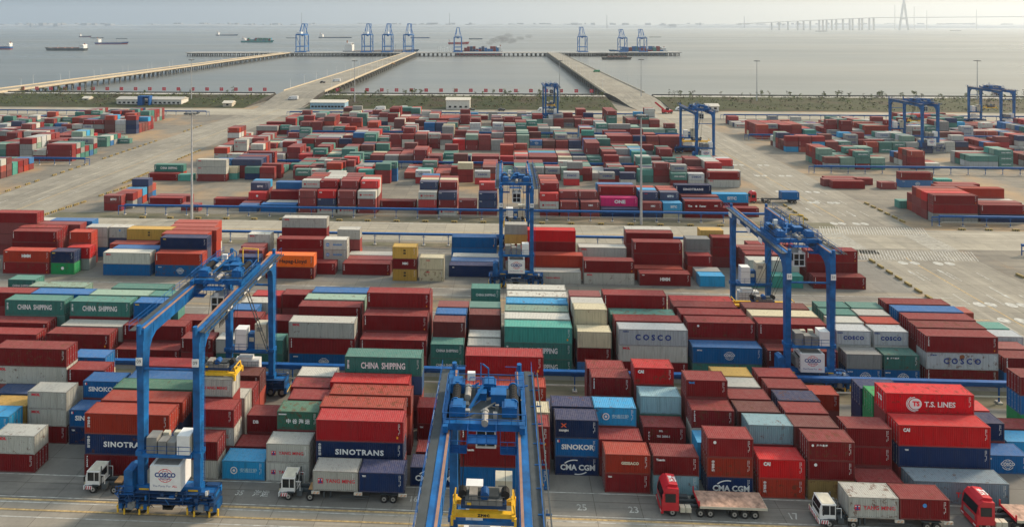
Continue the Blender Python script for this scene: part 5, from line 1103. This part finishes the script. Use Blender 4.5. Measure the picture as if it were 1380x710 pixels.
# ================================================================ HIGH MASTS
def f_mastpole(b): b.m(STEEL).tube((0, 0, 0), (0, 0, 35), .42, 12, .17)
def f_masthead(b):
    b.m(GREYC).tube((0, 0, 34.4), (0, 0, 34.7), 1.5, 14); b.m(GREYD)
    for i in range(10):
        a = i * math.pi / 5; b.cbox((1.9 * math.cos(a), 1.9 * math.sin(a), 34.35), (.7, .7, .35))
    b.m(STEEL).tube((0, 0, 34.7), (0, 0, 36.2), .06, 5)
def at(u, d):
    """world x, y of a point that lies d metres in front of the lens plane in the column u of the layout sketch"""
    xc = (u - 646) / 771 * d; return (math.cos(YAW) * xc - math.sin(YAW) * d, math.sin(YAW) * xc + math.cos(YAW) * d)
for u, d, lab in ((258.5, 186, 'tall mast light rising from the left of the fourth block'), (864, 181, 'tall mast light beside the pink container'),
                  (258, 464, 'distant mast light directly above the tall left mast'), (478, 452, 'distant mast light by the middle pier road'),
                  (754, 452, 'distant mast light behind the small far gantry crane'), (1020, 450, 'distant mast light standing alone at the right levee'),
                  (1317, 452, 'distant mast light behind the furthest right gantry crane'), (864, 468, 'distant mast light above the right near mast')):
    x, y = at(u, d)
    r = empty('mast_light', (x, y, 0), label=lab, cat='mast light', group='high mast lights')
    put(rm('mast_pole', f_mastpole), 'pole', r); h = put(rm('mast_head', f_masthead), 'lamp_ring', r)

# ================================================================ SMALL YARD THINGS
def f_barrier(b):
    b.m(YELK).box(-.95, .95, -.28, .28, 0, .55); b.m(BLACK)
    for x in (-.6, .1): b.face([(x, -.284, .02), (x + .3, -.284, .02), (x + .5, -.284, .53), (x + .2, -.284, .53)])
bm_ = rm('kerb_block', f_barrier)
def kerb_block(x, y, rz=0.0, lab='yellow and black kerb block beside the road'):
    o = put(bm_, 'kerb_block', None, (x, y, 0.0), (0, 0, rz)); tag(o, lab, 'kerb block', lab + 's')
for i in range(22): kerb_block(-118 + i * 9.3, 182.4, 0, 'low kerb block before the fourth block power rail')
for i in range(12): kerb_block(-152 + i * .6, 184 - i * -2.6 if i < 6 else 186 + i * 3.2, R(80), 'yellow kerb block by the left road')
for i in range(7): kerb_block(-151, 222 + i * 2.4, R(88), 'yellow kerb block by the left road')
for i in range(7): kerb_block(-152, 262 + i * 3, R(88), 'yellow kerb block by the left road')
for y0 in (205, 232, 262, 284, 330):
    for i in range(5): kerb_block(-188, y0 + i * 4.5, R(90), 'yellow kerb block by the left yard')
for i in range(8): kerb_block(98.2, 133 + i * 3.4, R(92), 'yellow kerb block by the right road')
for i in range(5): kerb_block(98.0, 190 + i * 3.4, R(92), 'yellow kerb block by the right road')
for i in range(7): kerb_block(127.8 + i * .3, 130 + i * 3.2, R(95), 'kerb block on the right traffic island')
for i in range(6): kerb_block(127.8, 189 + i * 3.6, R(95), 'kerb block on the right yard corner')
for i in range(10): kerb_block(141 + i * 8, 182.2, 0, 'low kerb block before the right power rail')
# small blue frame at the right edge
for x, y, lab in ((142, 163, 'blue steel stand on the right traffic island'), ):
    b = MB().m(BLUE2).box(0, 7, -.3, .3, 2.5, 3.1)
    for k in range(4): b.bar((k * 2.3, 0, 0), (k * 2.3, 0, 2.5), .18)
    b.box(0, 7, -.1, .1, 1.1, 1.3); tag(b.build('steel_stand', loc=(x, y, 0)), lab, 'stand')
# buildings at the back of the yard
def shed(x0, x1, y0, y1, h, name, lab, wall, roof, door=None, nwin=8):
    r = empty(name, ((x0 + x1) / 2, y0, 0), label=lab, cat='building'); L = (x1 - x0) / 2; W = y1 - y0
    MB().m(wall).box(-L, L, 0, W, 0, h).build('wall', r)
    b = MB().m(roof).prism([(-.6, h), (W + .6, h), (W / 2, h + 1.6)], -L - .5, L + .5, 'x'); b.build('roof', r)
    for i in range(nwin):
        x = -L + (i + .7) * 2 * L / (nwin + .4)
        f = MB().m(GREYC).box(x - 1.0, x + 1.0, -.06, -.003, 1.3, 2.7).build('window', r); MB().m(GLASS).box(x - .9, x + .9, -.09, -.064, 1.4, 2.6).build('pane', f)
    return r
WALLW = mat('plaster_white', (0.62, 0.60, 0.55), .8)
r = shed(-303, -251, 436, 446, 4.6, 'white_office', 'long low white office with a blue gateway by the left levee', WALLW, CONC, nwin=14)
b = MB().m(BLUE2).box(-6.5, -2.6, -4, -1, 0, 6.6); b.box(1.8, 3, -4, -1, 0, 6.6); b.box(-6.5, 3, -4, 0, 6.6, 7.6); b.box(-6.5, 3, -1, -.5, 5.2, 6.6); b.build('gateway', r)
shed(-42.6, -25, 424, 433, 7.0, 'gate_hut', 'pale two-part hut with grey doors in front of the levee', WALLW, CONCW, nwin=4)
shed(-144, -118, 421, 431, 5, 'long_shed', 'long pale-roofed shed behind the middle container stacks', mat('shed_blue', (0.25, 0.4, 0.52), .7), CONCW, nwin=10)
shed(-341, -336, 450, 455, 3.2, 'small_hut', 'small white hut on the left levee slope', WALLW, CONCW, nwin=1)
shed(-214, -207, 428, 434, 3.2, 'small_hut', 'small beige hut near the middle pier road', mat('beige_wall', (0.5, 0.45, 0.36), .8), CONCW, nwin=1)
shed(148, 157, 424, 430, 3.6, 'small_hut', 'small white hut at the right pier road', WALLW, CONCW, nwin=2)
# red character boards along the sea wall
def f_board(b): b.m(REDS); b.box(-1.5, 1.5, -.08, .08, 1.3, 4.1); b.m(STEEL).bar((-1, .15, 0), (-1, .15, 3.8), .14); b.bar((1, .15, 0), (1, .15, 3.8), .14)
gl = '建设世界一流港口服务长江经济带发展安全第一质量至上绿色生态智慧高效团结奋进'
PALE = ink('pale_pink', (0.55, 0.25, 0.25))
k = 0
for i in range(42):
    x = -418 + i * 12.6
    if -196 < x < -152 or 84 < x: continue
    r = empty('character_board', (x, 480.8, 4.95), label='red board with a pale Chinese character on the sea wall', cat='sign', group='red character boards along the sea wall')
    put(rm('board', f_board), 'board', r); put(T(gl[k % len(gl)], 2.2, PALE, .02), 'lettering', r, (0, -.09, 2.7), (R(90), 0, 0)); k += 1
# small parked vehicles near the levee
def small_vehicle(x, y, z, col, kind, lab, rz=0.0):
    r = empty(kind, (x, y, z), rz, label=lab, cat=kind.replace('_', ' ')); m_ = mat('paint_' + kind + str(len(_mc)), col, .4)
    van = kind in ('white_van', 'tank_truck')
    L = 5.2 if not van else 8
    b = MB().m(m_).prism([(0, .45), (L, .45), (L, 1.5 if not van else 2.9), (L * .62, 1.5 if not van else 2.9), (L * .5, 2.0 if not van else 2.9), (1.2, 2.0 if not van else 2.6), (.35, 1.2), (0, 1.1)], 0, 2.0); b.build('body', r)
    MB().m(GLASS).box(1.3, 2.3, -.01, 0.0, 1.2, 1.8).build('window', r)
    def f(b): b.m(BLACK).tube((0, -.12, 0), (0, .12, 0), .42, 12); b.m(HUB).tube((0, -.13, 0), (0, .13, 0), .2, 8)
    for wx in (1.0, L - 1.2):
        for wy in (.1, 1.9): put(rm('small_wheel', f), 'wheel', r, (wx, wy, .42))
for x, y, z, c_, kd, lab in ((-61, 419, 0.02, (.7, .7, .7), 'white_van', 'white van parked left of the pale hut, facing the sea'), (-48, 418.5, .02, (.05, .06, .07), 'dark_pickup', 'dark pickup behind the left white van'),
                       (-8, 417, 0.02, (.05, .06, .07), 'dark_pickup', 'dark pickup just right of the pale hut'), (14, 417, .02, (.05, .05, .06), 'dark_pickup', 'dark pickup between hut and far gantry crane'),
                       (43, 417, .02, (.7, .7, .7), 'white_van', 'white van right of the far gantry crane'), (-77, 417, .02, (.7, .7, .7), 'white_van', 'white van beside the long shed'),
                       (122, 417, .02, (.05, .05, .06), 'dark_pickup', 'dark pickup near the right pier road'), (144, 424, .02, (.7, .7, .7), 'white_van', 'white van on the right pier road'),
                       (-156, 455, 2.4, (.7, .7, .7), 'white_van', 'white van climbing to the middle pier'), (-158, 560, 4.95, (.05, .05, .06), 'dark_pickup', 'dark pickup on the middle pier'), (-150, 575, 4.95, (.7, .7, .7), 'white_van', 'white van on the middle pier'),
                       (133, 700, 4.95, (.05, .25, .12), 'tank_truck', 'green truck on the right pier'), (-140, 830, 4.95, (.6, .3, .1), 'dark_pickup', 'orange pickup far out on the middle pier')):
    small_vehicle(x - (18 if y < 500 else 24), y, z, c_, kd, lab)
# red reach stacker by the right pier road
r = empty('reach_stacker', (116, 411, 0), 0.3, label='red reach stacker with raised boom by the right pier road', cat='reach stacker')
MB().m(REDP).box(-3.5, 3.5, -1.6, 1.6, 1.0, 2.4).box(-3.6, -1.8, -1.5, 1.5, 2.4, 3.2).build('body', r)
MB().m(REDP).bar((-3, 0, 3.2), (-9.5, 0, 8.2), 1.0).build('boom', r)
MB().m(GLASS).box(-.6, 1.0, -.8, .8, 2.4, 4.0).build('cab', r)
for x in (-2.4, 2.4):
    for y in (-1.5, 1.5): put(wheel_mesh(), 'wheel', r, (x, y, .8)).scale = (1.55, 1.55, 1.55)

# ================================================================ LEVEE VEGETATION
LEAFA = mat('shrub_leaf', (0.045, 0.068, 0.018), .8, var=.5, scale=.3); LEAFB = mat('young_leaf', (0.13, 0.16, 0.035), .8, var=.4, scale=.3); DRY = mat('dry_reed', (0.060, 0.043, 0.026), .9, var=.4, scale=.3); REDF = mat('red_hedge', (0.36, 0.05, 0.03), .9, var=.3)
rg = random.Random(5)
def leafy(b, c, r, n, mats_, flat=.8):
    for _ in range(n):
        th = rg.uniform(0, 6.283); ph = math.acos(rg.uniform(-.6, 1)); q = r * rg.uniform(.55, 1.08)
        p_ = Vector(c) + Vector((q * math.sin(ph) * math.cos(th), q * math.sin(ph) * math.sin(th), q * flat * math.cos(ph)))
        s = r * rg.uniform(.16, .34); a = Vector((rg.uniform(-1, 1), rg.uniform(-1, 1), rg.uniform(-1, 1))).normalized(); d = a.orthogonal().normalized(); e_ = a.cross(d)
        b.m(rg.choice(mats_)); b.face([p_ + d * s, p_ + e_ * s, p_ - d * s, p_ - e_ * s])
sh = MB()
def lev_z(y):
    for (ya, za), (yb, zb) in zip(((432, 0), (444, .9), (458, 2.3), (474, 4.0), (482, 4.0)), ((444, .9), (458, 2.3), (474, 4), (482, 4), (500, 4))):
        if y <= yb: return za + (zb - za) * (y - ya) / (yb - ya)
    return 4
for i in range(6000):
    x = rg.uniform(-620, 900); y = rg.uniform(430, 473)
    if -198 < x < -148 or 82 < x < 128: continue
    leafy(sh, (x, y, lev_z(y) + .2), rg.uniform(.7, 1.9), 9, (LEAFA, LEAFB, LEAFA, LEAFB) if rg.random() < .6 else (DRY, DRY, LEAFA))
for i in range(1500):            # low hedge along the crest
    x = rg.uniform(-620, 900)
    if -198 < x < -148 or 82 < x < 128 or math.sin(x * .09) + math.sin(x * .031) < -.5: continue
    leafy(sh, (x, rg.uniform(474, 480.5), 4.2), rg.uniform(.6, 1.3), 9, (LEAFA, LEAFB, DRY) if math.sin(x * .05) > -.2 else (LEAFB, LEAFB, LEAFA))
for i in range(340):
    x = rg.choice((rg.uniform(-50, 80), rg.uniform(170, 600), rg.uniform(-146, -120))); leafy(sh, (x, 435 + rg.uniform(0, .6), .4), .8, 7, (REDF,), .6)
tag(sh.build('levee_shrubs', fix=False), 'low shrubs, reeds and red hedges covering the grassy levee', 'shrubs', kind='stuff')
def levee_tree(x, h, kind, dense):
    r = empty('small_tree', (x, 478 + rg.uniform(-2.5, 2), 3.98), label=['young green tree with a full crown on the levee top', 'bare thin tree with a sparse crown on the levee top', 'brown dry tree on the levee top'][kind], cat='tree', group=['full green levee trees', 'sparse bare levee trees', 'brown levee trees'][kind])
    b = MB().m(BARK).tube((0, 0, 0), (rg.uniform(-.2, .2), 0, h * .6), .14, 6, .07)
    for k in range(5):
        a = rg.uniform(0, 6.28); z0 = h * rg.uniform(.4, .6); b.tube((0, 0, z0), (math.cos(a) * h * .2, math.sin(a) * h * .2, z0 + h * .28), .05, 4, .02)
    b.build('trunk', r)
    b = MB(); ms = ((LEAFB, LEAFB, LEAFA), (LEAFB, DRY), (DRY, BARK, LEAFA))[kind]
    for k in range(6 if dense else 4):
        leafy(b, (rg.uniform(-1, 1) * h * .2, rg.uniform(-1, 1) * h * .2, h * rg.uniform(.32, .88)), h * rg.uniform(.12, .22), 26 if dense else 11, ms)
    b.build('crown', r, fix=False)
for i in range(170):
    x = rg.uniform(-430, 720) if i > 44 else rg.uniform(150, 640)
    if -198 < x < -148 or 82 < x < 128: continue
    kd = rg.choice((0, 1, 1, 2, 0)); levee_tree(x, rg.uniform(3.0, 6.6), kd, kd == 0)

# ================================================================ PIERS
PIERM = mat('pier_deck', (0.50, 0.43, 0.32), .85); PILE = mat('pile_concrete', (0.16, 0.16, 0.15), .9)
def pier(xa0, xa1, ya, xb0, xb1, yb, label, nb=46, lamps=18):
    r = empty('trestle_pier', ((xa0 + xa1) / 2, ya, 0), label=label, cat='pier', group='trestle piers out to the quay')
    ox = (xa0 + xa1) / 2
    def xs(t): return xa0 + (xb0 - xa0) * t - ox, xa1 + (xb1 - xa1) * t - ox
    Ly = yb - ya
    (p0, p1), (q0, q1) = xs(0), xs(1)
    b = MB().m(ROADY); b.poly([(p0, 0, 3.6), (p1, 0, 3.6), (q1, Ly, 3.6), (q0, Ly, 3.6), (p0, 0, 4.93), (p1, 0, 4.93), (q1, Ly, 4.93), (q0, Ly, 4.93)], [(4, 5, 6, 7), (0, 1, 5, 4), (1, 2, 6, 5), (2, 3, 7, 6), (3, 0, 4, 7), (3, 2, 1, 0)]); b.build('deck', r)
    for s in (0, 1):
        a_, c_ = (p0, q0) if s == 0 else (p1, q1); d_ = -.3 if s == 0 else .3
        b = MB().m(PIERM); b.poly([(a_, 0, 4.2), (a_ + d_, 0, 4.2), (c_ + d_, Ly, 4.2), (c_, Ly, 4.2), (a_, 0, 5.9), (a_ + d_, 0, 5.9), (c_ + d_, Ly, 5.9), (c_, Ly, 5.9)], [(0, 1, 2, 3), (4, 5, 6, 7), (0, 4, 7, 3), (1, 5, 6, 2), (0, 1, 5, 4), (3, 2, 6, 7)]); b.build('parapet', r)
    wd = xa1 - xa0
    def f(b):
        b.m(PILE).box(-wd / 2 - .2, wd / 2 + .2, -.9, .9, 2.5, 3.58)
        for x in (-wd * .42, -wd * .15, wd * .15, wd * .42): b.tube((x, 0, -8), (x, 0, 2.5), .7, 8)
    me = MB(); f(me); me = me.mesh('pile_bent')
    for i in range(nb):
        t = (i + .6) / nb; x0, x1 = xs(t); put(me, 'pile_bent', r, ((x0 + x1) / 2, Ly * t, 0))
    def g(b): b.m(CAB).tube((0, 0, 4.9), (0, 0, 14.5), .14, 5, .08); b.bar((0, 0, 14.4), (1.6, 0, 14.7), .12)
    lm = MB(); g(lm); lm = lm.mesh('lamp')
    for i in range(lamps):
        t = (i + .4) / lamps; x0, x1 = xs(t)
        for s_, x in ((0, x0 + .3), (math.pi, x1 - .3)):
            o = put(lm, 'street_lamp', None, (ox + x, ya + Ly * t + (9 if s_ else 0), 0), (0, 0, s_)); tag(o, 'slender white lamp post on the ' + label.split()[0] + ' trestle pier', 'street lamp', 'lamp posts on the ' + label.split()[0] + ' trestle pier')
pier(-455, -432, 330, -452, -438, 1165, 'left trestle pier running from the shore to the quay')
pier(-192, -156, 493, -202, -180, 1172, 'middle trestle pier running from the shore to the quay elbow')
pier(87, 120, 493, 91, 114, 1185, 'right trestle pier running from the shore to the quay')
def quay(xa, xb, yc, label, z=5.0, wd=34):
    r = empty('quay', ((xa + xb) / 2, yc, 0), YAW, label=label, cat='quay'); L = (xb - xa) / 2
    MB().m(CONC).box(-L, L, -wd / 2, wd / 2, 3.4, z).build('deck', r)
    b = MB().m(PILE)
    for x in (-4.5, -1.5, 1.5, 4.5):
        pass
    b.box(-.8, .8, -wd / 2 + .5, wd / 2, 2.0, 3.4)
    for y in (-wd / 2 + 1, -6, 6, wd / 2 - 1): b.tube((0, y, -8), (0, y, 2.2), .9, 8)
    me = b.mesh('pile_bent'); n = min(96, int(2 * L / 9))
    for i in range(n): put(me, 'pile_bent', r, (-L + (i + .5) * 2 * L / n, 0, 0))
    return r
quay(-654, 240, 1184, 'long quay platform carrying the tall quay cranes')
quay(100, 370, 1216, 'right quay platform beyond the right trestle pier', 5.02, 30)

# ================================================================ QUAY CRANES (booms raised)
SB = mat('quay_crane_blue', (0.02, 0.15, 0.42), .5, var=.1)
def f_portal(b):
    b.m(SB)
    for x in (-9, 9):
        for y in (-11, 15): b.bar((x, y, 5), (x, y, 42 if y < 0 else 42), 1.7)
        b.bar((x, -11, 17), (x, 15, 17), 1.4); b.bar((x, -11, 41), (x, 15, 41), 1.8); b.bar((x, 15, 18), (x, -11, 40), .7)
    for y in (-11, 15): b.bar((-9, y, 17), (9, y, 17), 1.3); b.bar((-9, y, 41), (9, y, 41), 1.8); b.bar((-11, y, 6), (11, y, 6), 1.8)
def f_top(b):
    b.m(SB)
    for x in (-4.2, 4.2):
        b.bar((x * 1.9, 13, 42), (x * .7, 9, 64), 1.2); b.bar((x * 1.3, -4, 43), (x * .7, 9, 64), .9); b.bar((x * .7, 9, 64), (x, 30, 60), .3)
        b.bar((x, 15, 44), (x * .8, 27, 78 - 14), 1.1); b.bar((x * .8, 9, 64), (x * .8, 27, 64), .5)
    b.bar((-3.2, 9, 64), (3.2, 9, 64), 1.6); b.bar((-3.6, 27, 64), (3.6, 27, 64), 1.2)
def f_boomback(b):
    b.m(SB); b.bar((-4.2, -26, 42.5), (-4.2, 18, 42.5), 1.6); b.bar((4.2, -26, 42.5), (4.2, 18, 42.5), 1.6); b.bar((-4.2, -26, 42.5), (4.2, -26, 42.5), 1.2)
def f_mhouse(b): b.m(CAB).box(-4.6, 4.6, -21, -9, 43.4, 47.6)
def f_truck(b):
    b.m(DKBLUE)
    for x in (-9, 9):
        for y in (-11, 15): b.box(x - 3.2, x + 3.2, y - .8, y + .8, 5.02, 6.2)
for u, d, lab, s_ in ((407, 1198, 'tall blue quay crane standing alone on the left of the quay', 1.0), (495, 1199, 'leftmost of three tall quay cranes standing together', 1.0), (522.5, 1199, 'middle one of three tall quay cranes standing together', 1.0),
                      (550.5, 1199, 'rightmost of three tall quay cranes, above the quay elbow', 1.0), (617, 1199, 'blue quay crane beside the white stacked racks', .86), (785, 1206, 'blue quay crane right of the right pier head', .88),
                      (839, 1210, 'left one of two small quay cranes at the quay end', .80), (865.5, 1210, 'right one of two small quay cranes at the quay end', .80)):
    x, y = at(u, d)
    r = empty('quay_crane', (x, y, 5 - 5 * s_), YAW, label=lab, cat='quay crane', group='blue quay cranes'); r.scale = (s_,) * 3
    for nm, f in (('portal_frame', f_portal), ('apex_frame', f_top), ('boom', f_boomback), ('machinery_house', f_mhouse), ('bogie_set', f_truck)): put(rm(nm, f), nm, r)
    MB().m(SB).box(-2, 2, 2, 6, 38, 41).build('trolley_cab', r)
x, y = at(600, 1193)
r = empty('rack_stack', (x, y, 5.02), label='white lattice racks standing on the quay left of the middle crane', cat='racks')
b = MB().m(CAB)
for i in range(9):
    for j in range(3): b.bar((-16 + i * 4, j * 5, 0), (-16 + i * 4, j * 5, 11), .45)
for z in (3, 7, 11):
    for j in range(3): b.bar((-16, j * 5, z), (16, j * 5, z), .4)
b.build('lattice', r)

# ================================================================ SHIPS
def ship(u, d, L, H, hull, lab, kind='cargo_ship', bridge=1.0, cargo=None, flip=False, red=True, rz=0.0, low=False):
    x, y = at(u, d); s = -1 if flip else 1
    r = empty(kind, (x, y, WZ), YAW + rz, label=lab, cat='barge' if 'barge' in kind else 'ship', group=None); W = L * .16
    m_ = mat('hull_' + lab.replace(' ', '_')[:40], hull, .55)
    # hull as stacked outlines
    def outline(k, z, sh=0): 
        pts = [(-.5, -.36), (-.47, -.5), (.30, -.5), (.42, -.30), (.5 + sh, 0), (.42, .30), (.30, .5), (-.47, .5), (-.5, .36)]
        return [(s * p_[0] * L * k, p_[1] * W * k, z + (H * .35 if p_[0] > .4 and z > 1 and not low else 0)) for p_ in pts]
    b = MB()
    lv = [outline(.93, -1), outline(.98, H * .35), outline(1.0, H, .02)]
    for i_, (a, c) in enumerate(zip(lv[:-1], lv[1:])):
        b.m(mat('antifouling_red', (.28, .05, .05), .7) if (i_ == 0 and red) else m_)
        for i in range(9): j = (i + 1) % 9; b.face([a[i], a[j], c[j], c[i]])
    b.m(mat('ship_deck', (.2, .17, .15), .8)).face(lv[-1]); b.build('hull', r)
    if bridge:
        bw = L * .10; x0 = -s * L * .42
        q = MB().m(CAB).box(x0 - bw / 2, x0 + bw / 2, -W * .4, W * .4, H, H + 8 * bridge); q.box(x0 - bw * .4, x0 + bw * .4, -W * .5, W * .5, H + 8 * bridge, H + 10.5 * bridge); sh_ = q.build('superstructure', r)
        MB().m(GLASS).box(x0 + s * bw * .41, x0 + s * bw * .43, -W * .4, W * .4, H + 8.6 * bridge, H + 10 * bridge).build('bridge_window', sh_)
        MB().m(mat('funnel', (.25, .12, .08), .6)).tube((x0 - s * bw * .3, 0, H + 8 * bridge), (x0 - s * bw * .3, 0, H + 14 * bridge), 1.3, 8).build('funnel', r)
        MB().m(STEEL).bar((s * L * .2, 0, H), (s * L * .2, 0, H + 9 * bridge), .6).build('mast', r)
    if cargo == 'hatch':
        for k in range(4): MB().m(mat('hatch_cover', (.22, .12, .10), .8)).box(-L * .3 + k * L * .17, -L * .17 + k * L * .17, -W * .36, W * .36, H, H + 2.0).build('hatch_cover', r)
    elif cargo:
        cols_ = cargo; rr = random.Random(len(lab)); n_ = 12
        for k in range(n_):
            for t_ in range(3):
                c_ = rr.choice(cols_); hh = 2.6 * rr.randint(2, 4) if t_ == 1 else 2.6 * rr.randint(1, 4)
                MB().m(mat('deck_cargo_' + c_, PAL[c_][0], .6)).box(-L * .30 + k * L * .06, -L * .30 + k * L * .06 + L * .056, (-.44 + t_ * .3) * W, (-.44 + t_ * .3 + .28) * W, H, H + hh).build('container', r)
    return r
ship(-2, 1500, 70, 8, (.03, .12, .32), 'blue-hulled ship cut by the left edge of the picture', bridge=.9, flip=True)
ship(89, 1440, 104, 6, (.07, .09, .10), 'dark grey cargo ship with a pale bridge at left', bridge=.9, cargo='hatch', flip=True, red=False)
ship(151, 1890, 108, 6, (.04, .12, .30), 'blue cargo ship with white bridge near the left edge', bridge=1.2)
ship(115, 2900, 60, 6, (.05, .12, .2), 'small distant blue ship on the left skyline', bridge=.9)
ship(131, 2700, 60, 3.5, (.07, .10, .13), 'low dark barge behind the left blue cargo ship', 'river_barge', bridge=0, red=False, low=True)
ship(164, 2550, 50, 3, (.10, .14, .17), 'faint low barge above the left blue cargo ship', 'river_barge', bridge=0, red=False, low=True)
ship(306, 3300, 125, 6, (.07, .13, .2), 'distant grey-blue barge left of the container ship', 'river_barge', bridge=1.4, red=False)
ship(347, 2080, 118, 6, (.02, .20, .20), 'green container ship loaded with blue and green boxes', bridge=1.0, cargo=('gn', 'bl', 'te', 'dg', 'br'), red=False, flip=False)
ship(393, 2700, 50, 3, (.06, .10, .13), 'small low barge beside the lone left quay crane', 'river_barge', bridge=0, red=False, low=True)
ship(452, 2750, 160, 5, (.06, .11, .17), 'long distant barge with a cream cabin behind the quay', 'river_barge', bridge=1.4, red=False, low=True)
ship(566, 2700, 90, 5, (.05, .12, .25), 'long low blue barge behind the right one of three cranes', 'river_barge', bridge=0, red=False, low=True)
ship(641, 2500, 60, 4.5, (.06, .10, .14), 'dark barge far out between the quay cranes', 'river_barge', bridge=0, red=False, low=True)
ship(618, 1900, 70, 6, (.40, .04, .04), 'red-hulled ship half hidden by the middle quay crane', bridge=.7)
ship(513, 1232, 160, 9, (.02, .08, .16), 'dark ship moored under the three quay cranes', bridge=1.6, cargo=None, red=False)
ship(645, 1234, 104, 8, (.03, .10, .26), 'container ship with blue and maroon boxes moored at the quay', bridge=1.0, cargo=('bl', 'nv', 'dr', 'dr', 'bl'), flip=True)
ship(860, 1248, 125, 8, (.02, .13, .26), 'blue ship moored behind the two small quay cranes', bridge=.7, cargo=('bl', 'gy', 'dr', 'gn'), red=False, flip=True)
ship(831, 1075, 56, 4.5, (.05, .06, .06), 'dark barge lying in front of the right quay', 'river_barge', bridge=0, cargo='hatch', red=False, low=True)
ship(883, 2900, 60, 3, (.12, .13, .13), 'faint small barge right of the quay end', 'river_barge', bridge=0, red=False, low=True)
ship(1107, 5200, 110, 5, (.12, .12, .12), 'faint barge below the far bridge piers', 'river_barge', bridge=0, red=False, low=True)
ship(1288, 5600, 110, 5, (.12, .12, .12), 'faint barge right of the far bridge tower', 'river_barge', bridge=0, red=False, low=True)

# ================================================================ THE FAR BRIDGE
BRC = mat('bridge_concrete_hazed', (.62, .60, .55), .9)  # concrete lightened so its colour carries some of the haze fade
tx, ty_ = at(1218, 6500)
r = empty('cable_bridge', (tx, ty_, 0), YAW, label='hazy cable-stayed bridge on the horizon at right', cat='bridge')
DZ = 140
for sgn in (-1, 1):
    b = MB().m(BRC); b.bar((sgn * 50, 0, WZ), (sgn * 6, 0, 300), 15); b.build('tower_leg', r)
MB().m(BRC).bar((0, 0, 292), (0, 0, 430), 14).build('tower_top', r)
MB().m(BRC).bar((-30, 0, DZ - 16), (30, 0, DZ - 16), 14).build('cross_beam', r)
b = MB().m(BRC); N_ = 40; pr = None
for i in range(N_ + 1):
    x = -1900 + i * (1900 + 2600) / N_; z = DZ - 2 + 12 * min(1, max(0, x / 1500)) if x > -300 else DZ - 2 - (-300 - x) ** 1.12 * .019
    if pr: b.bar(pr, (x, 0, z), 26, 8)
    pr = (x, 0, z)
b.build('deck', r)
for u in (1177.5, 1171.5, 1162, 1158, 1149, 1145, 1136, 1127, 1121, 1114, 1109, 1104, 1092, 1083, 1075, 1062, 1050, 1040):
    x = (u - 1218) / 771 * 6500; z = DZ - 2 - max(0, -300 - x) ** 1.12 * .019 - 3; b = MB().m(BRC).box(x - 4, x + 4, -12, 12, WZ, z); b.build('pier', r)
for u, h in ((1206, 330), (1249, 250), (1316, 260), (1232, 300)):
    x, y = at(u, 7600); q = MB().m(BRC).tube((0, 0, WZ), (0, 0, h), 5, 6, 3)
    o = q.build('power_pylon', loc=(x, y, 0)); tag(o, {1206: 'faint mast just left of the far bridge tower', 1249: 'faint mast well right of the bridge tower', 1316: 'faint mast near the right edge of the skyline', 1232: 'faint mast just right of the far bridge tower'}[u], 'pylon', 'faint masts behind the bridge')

# ================================================================ SMOKE AND HAZE
def smoke():
    import bmesh
    m, nt, p = newmat('dark_smoke'); nt.nodes.remove(p); out = nt.nodes['Material Output']
    v = nt.nodes.new('ShaderNodeVolumePrincipled'); v.inputs['Color'].default_value = (.12, .11, .11, 1); v.inputs['Density'].default_value = .022
    nt.links.new(v.outputs[0], out.inputs['Volume'])
    bm = bmesh.new(); x0, y0 = at(660, 1260)
    for dx, dz, s_ in ((0, 22, 8), (8, 27, 11), (20, 30, 15), (34, 27, 12), (30, 38, 9), (50, 32, 8), (64, 36, 7), (-8, 14, 5)):
        mt = Matrix.Translation((x0 + dx * 1.35, y0 + dx * .3, dz)) @ Matrix.Diagonal((s_ * 1.3, s_, s_ * .6, 1)); bmesh.ops.create_icosphere(bm, subdivisions=2, radius=1, matrix=mt)
    me = bpy.data.meshes.new('smoke'); bm.to_mesh(me); me.materials.append(m)
    tag(put(me, 'smoke'), 'drifting dark smoke from the funnel of the moored ship', 'smoke', kind='stuff')
smoke()
m, nt, p = newmat('haze'); nt.nodes.remove(p)
v = nt.nodes.new('ShaderNodeVolumePrincipled'); v.inputs['Color'].default_value = (.78, .88, 1.0, 1); v.inputs['Density'].default_value = 0.00007; v.inputs['Anisotropy'].default_value = 0.42
nt.links.new(v.outputs[0], nt.nodes['Material Output'].inputs['Volume'])
b = MB().m(m).box(-13200, 13200, -400, 13200, WZ - 12, 470)
tag(b.build('haze'), 'pale haze over the estuary', 'haze', kind='stuff')
